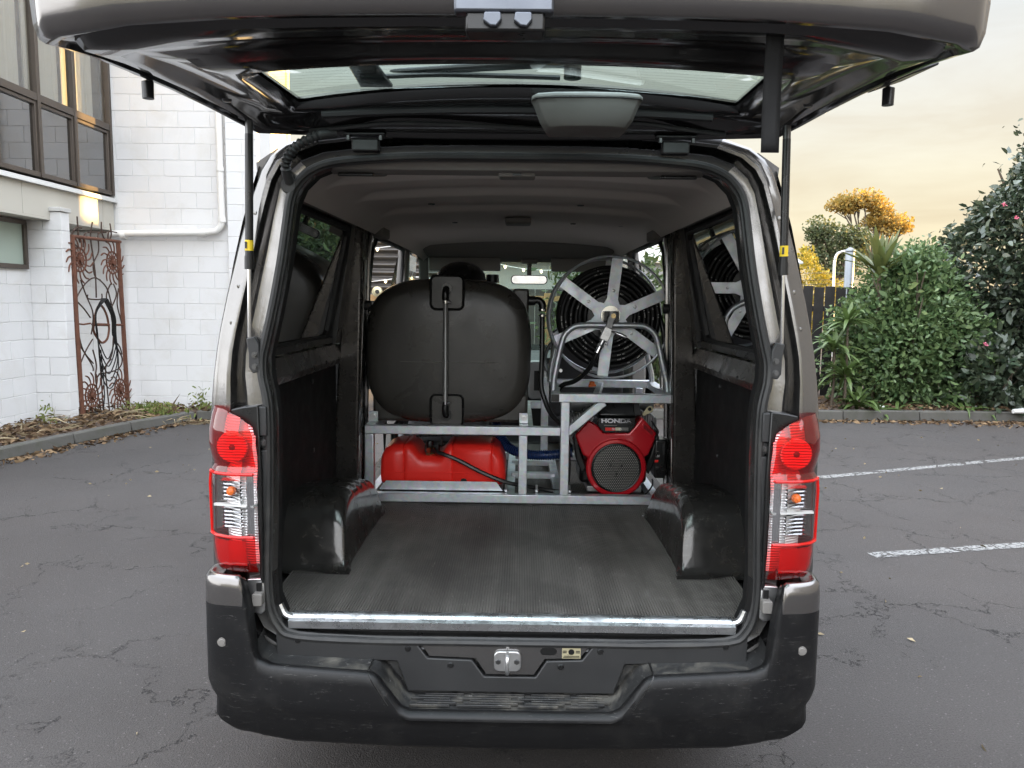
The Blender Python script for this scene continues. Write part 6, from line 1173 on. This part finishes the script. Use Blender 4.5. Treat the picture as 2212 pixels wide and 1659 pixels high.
obj('earth_cable', MB().tube(smooth_path([(ep(1070,1510)[0],YE,ep(1070,1510)[1]),(ep(1180,1430)[0],YE-0.01,ep(1180,1430)[1]),(ep(1260,1330)[0],YE,ep(1260,1330)[1]),(ep(1270,1260)[0],YE+0.02,ep(1270,1260)[1])],5), 0.004, 6), 'hose', en)
# grey seat base post with clips, right of the engine
pst = obj('seat_riser', MB().box(0.665,0.745,4.42,4.50,0.565,1.30), 'trimgrey', van, True, 0.01, 3)

# hose reel
rl = thing('hose_reel', 'galvanised hose reel with six flat spokes wound with black pressure hose', 'hose reel', (0.45,3.70,zk+0.02))
YR = 3.60; rc = PY(1318,686,YR); RR = 0.283; YB2 = 3.86
def circ(c, r, y, n=56, ph=0): return [V((c.x+r*math.cos(t+ph), y, c.z+r*math.sin(t+ph))) for t in np.linspace(0,2*math.pi,n+1)[:-1]]
for y in (YR, YB2): obj('rim', MB().tube(circ(rc,RR,y), 0.0062, 8, closed=True), 'galv', rl)
def spokes(y):
    m = MB(); pts = []; n = 6; a0_ = R(84); wd = 0.026; ro, ri = 0.276, 0.075
    for k in range(n):
        t = a0_+k*math.pi/3; d = V((math.cos(t),0,math.sin(t))); s = V((-d.z,0,d.x)); t2 = t+math.pi/6; e = V((math.cos(t2),0,math.sin(t2)))
        pts += [d*ri*1.15-s*wd, d*ro-s*wd*1.0, d*ro+s*wd*1.0, d*ri*1.15+s*wd, e*ri*0.98]
    return m.prism([(rc.x+p.x, rc.z+p.z) for p in pts], 'y', y-0.0025, y+0.0025)
for y in (YR+0.004, YB2-0.004):
    so_ = obj('spoke_plate', spokes(y), 'galv', rl, True, 0.001)
    if y < YR+0.1:
        for k in range(6):
            t = R(84)+k*math.pi/3; obj('rivet', MB().lathe([(0.0,-0.005),(0.006,-0.004),(0.008,0.0),(0.0,0.0)], (rc.x+0.125*math.cos(t),y-0.0025,rc.z+0.125*math.sin(t)), 'y', 10), 'zinc', so_)
obj('drum', MB().lathe([(0.0,YR+0.01-YR),(0.105,0.01),(0.105,YB2-YR-0.01),(0.0,YB2-YR-0.01)], (rc.x,YR,rc.z), 'y', 32), 'black', rl)
def coil_mesh():
    vs, fs, uv = [], [], []; n, m = 10, 72; rad = 0.0112; layers = [0.117+0.0218*i for i in range(6)]; cols = 10
    g = random.Random(5)
    for ci in range(cols):
        for li, r0 in enumerate(layers):
            if ci > 1 and ci < cols-1 and li < len(layers)-1: continue
            if ci == 0 and li >= 5: pass
            y = YR+0.022+ci*(YB2-YR-0.044)/(cols-1)+g.uniform(-0.003,0.003); r1 = r0+(0.006*math.sin(ci*1.7) if li == 5 else 0); b = len(vs); off = g.random()
            ox, oz = g.uniform(-0.003,0.003), g.uniform(-0.003,0.003)
            for i in range(m+1):
                t = 2*math.pi*i/m; wob = 0.0012*math.sin(3*t+ci+li)
                for k in range(n+1):
                    a = 2*math.pi*k/n; rr = r1+wob+rad*math.cos(a); vs.append((rc.x+ox+rr*math.cos(t), y-rad*math.sin(a), rc.z+oz+rr*math.sin(t))); uv.append((off*7+r0*t*1.0/0.5, k/n))
            for i in range(m):
                for k in range(n): q = b+i*(n+1)+k; fs.append((q, q+n+1, q+n+2, q+1))
    me = bpy.data.meshes.new('coiled_hose'); org = origin_of(rl); me.from_pydata([(x-org.x,y-org.y,z-org.z) for x,y,z in vs], [], fs); ul = me.uv_layers.new(name='UVMap')
    for lp_ in me.loops: ul.data[lp_.index].uv = uv[lp_.vertex_index]
    me.shade_smooth(); me.materials.append(MT['coil']); return link_mesh('coiled_hose', me, rl)
coil_mesh()
obj('hose_tail', MB().tube(smooth_path([(rc.x+0.20,YR+0.1,rc.z+0.12),(rc.x+0.25,YR+0.06,rc.z-0.02),(rc.x+0.268,YR+0.05,rc.z-0.16),(rc.x+0.262,YR+0.05,rc.z-0.26)],6), 0.0112, 10), 'hose', rl)
obj('nozzle', MB().cyl((rc.x+0.262,YR+0.05,rc.z-0.25),(rc.x+0.263,YR+0.05,rc.z-0.34),0.013,12), 'zinc', rl)
# reel stand: two bent tube hoops
def hoop(y, xo=0.0, zo=0.0):
    P = [PY(1196,826,YR-0.10), PY(1203,790,YR-0.10), PY(1214,742,YR-0.10), PY(1222,722,YR-0.10), PY(1238,708,YR-0.10), PY(1260,703,YR-0.10), PY(1320,703,YR-0.10), PY(1382,704,YR-0.10), PY(1403,710,YR-0.10), PY(1418,725,YR-0.10), PY(1425,748,YR-0.10), PY(1436,800,YR-0.10), PY(1444,834,YR-0.10)]
    return smooth_path([V((p.x+xo,y,p.z+zo)) for p in P], 4)
for y in (YR-0.075, YB2+0.075):
    P = hoop(y); P[0].z = zk+0.012; P[-1].z = zk+0.012; obj('stand_hoop', MB().tube(P, 0.0135, 12), 'galv', rl)
    obj('stand_strut', MB().bar((P[0].x+0.015,y+0.012,zk+0.018),(P[0].x+0.03,YR+0.13,zk+0.018),0.03,0.006).bar((P[-1].x-0.0,y+0.012,zk+0.018),(P[-1].x-0.02,YR+0.13,zk+0.018),0.03,0.006), 'galv', rl, True, 0.002)
for x, z in ((PY(1211,800,3.52).x, PY(1211,800,3.52).z), (PY(1440,800,3.52).x-0.012, PY(1440,805,3.52).z)): obj('stand_bolt', MB().lathe([(0.0,-0.02),(0.008,-0.02),(0.008,0.0),(0.0,0.0)], (x,YR-0.08,z), 'y', 6), 'zinc', rl)
# hub bearing, swivel, valve and lever
hb = obj('hub_plate', MB().box(rc.x-0.034,rc.x+0.034,YR-0.060,YR-0.018,rc.z-0.035,rc.z+0.030), 'black', rl, True, 0.003)
obj('hub_disc', MB().lathe([(0.0,-0.003),(0.045,-0.003),(0.045,0.003),(0.0,0.003)], (rc.x,YR-0.012,rc.z+0.01), 'y', 24), 'chrome', hb)
def bl(a, b, w, h, m, nm): return obj(nm, MB().bar(a, b, w, h, (0,1,0)), m, hb, True, 0.003)
S0 = PY(1322,684,3.51); S1 = PY(1314,710,3.50); S2 = PY(1303,735,3.50); S3 = PY(1290,762,3.50)
bl(S0+V((0.006,0,0.02)), S1, 0.03, 0.028, 'alu', 'swivel'); bl(S1+V((0.004,0,0.004)), S2, 0.042, 0.032, 'zinc', 'ball_valve')
obj('swivel_nut', MB().lathe([(0.0,-0.012),(0.012,-0.012),(0.013,0.0),(0.0,0.0)], (S0.x+0.004,3.497,S0.z+0.004), 'y', 6), 'brass', hb); obj('valve_nut', MB().lathe([(0.0,-0.010),(0.010,-0.010),(0.011,0.0),(0.0,0.0)], ((S1.x+S2.x)/2+0.004,3.484,(S1.z+S2.z)/2+0.006), 'y', 6), 'zinc', hb)
obj('hose_tailpiece', MB().cyl(S2, S2.lerp(S3,0.45), 0.012, 10).cyl(S2.lerp(S3,0.35), S2.lerp(S3,0.5), 0.016, 6), 'zinc', hb); obj('crimp_ferrule', MB().cyl(S2.lerp(S3,0.5), S3, 0.0135, 12), 'chrome', hb)
obj('valve_lever', MB().tube([S1+V((0.014,-0.02,-0.012)), PY(1330,719,3.47), PY(1342,724,3.465), PY(1353,729,3.465)], [0.005,0.006,0.009,0.0075], 10), 'chrome', hb)
lh = MB().tube(smooth_path([S3, PY(1282,780,3.51), PY(1265,805,3.55), PY(1240,824,3.60), PY(1215,832,3.64), PY(1205,850,3.66)],6), 0.0115, 10)
tag(obj('supply_hose', lh, 'hose'), 'black hose dropping from the valve at the middle of the reel', 'hose')
tag(obj('orange_plug', MB().lathe([(0.0,0.02),(0.012,0.018),(0.016,0.0),(0.0,0.0)], (PY(1279,822,3.75).x,3.75,zk+0.02), 'z', 12).bar((0.355,3.75,zk+0.014),(0.39,3.75,zk+0.020),0.02,0.008), 'orange'), 'small orange cap on the frame below the reel', 'cap')
sc.unit_settings.system = 'METRIC'
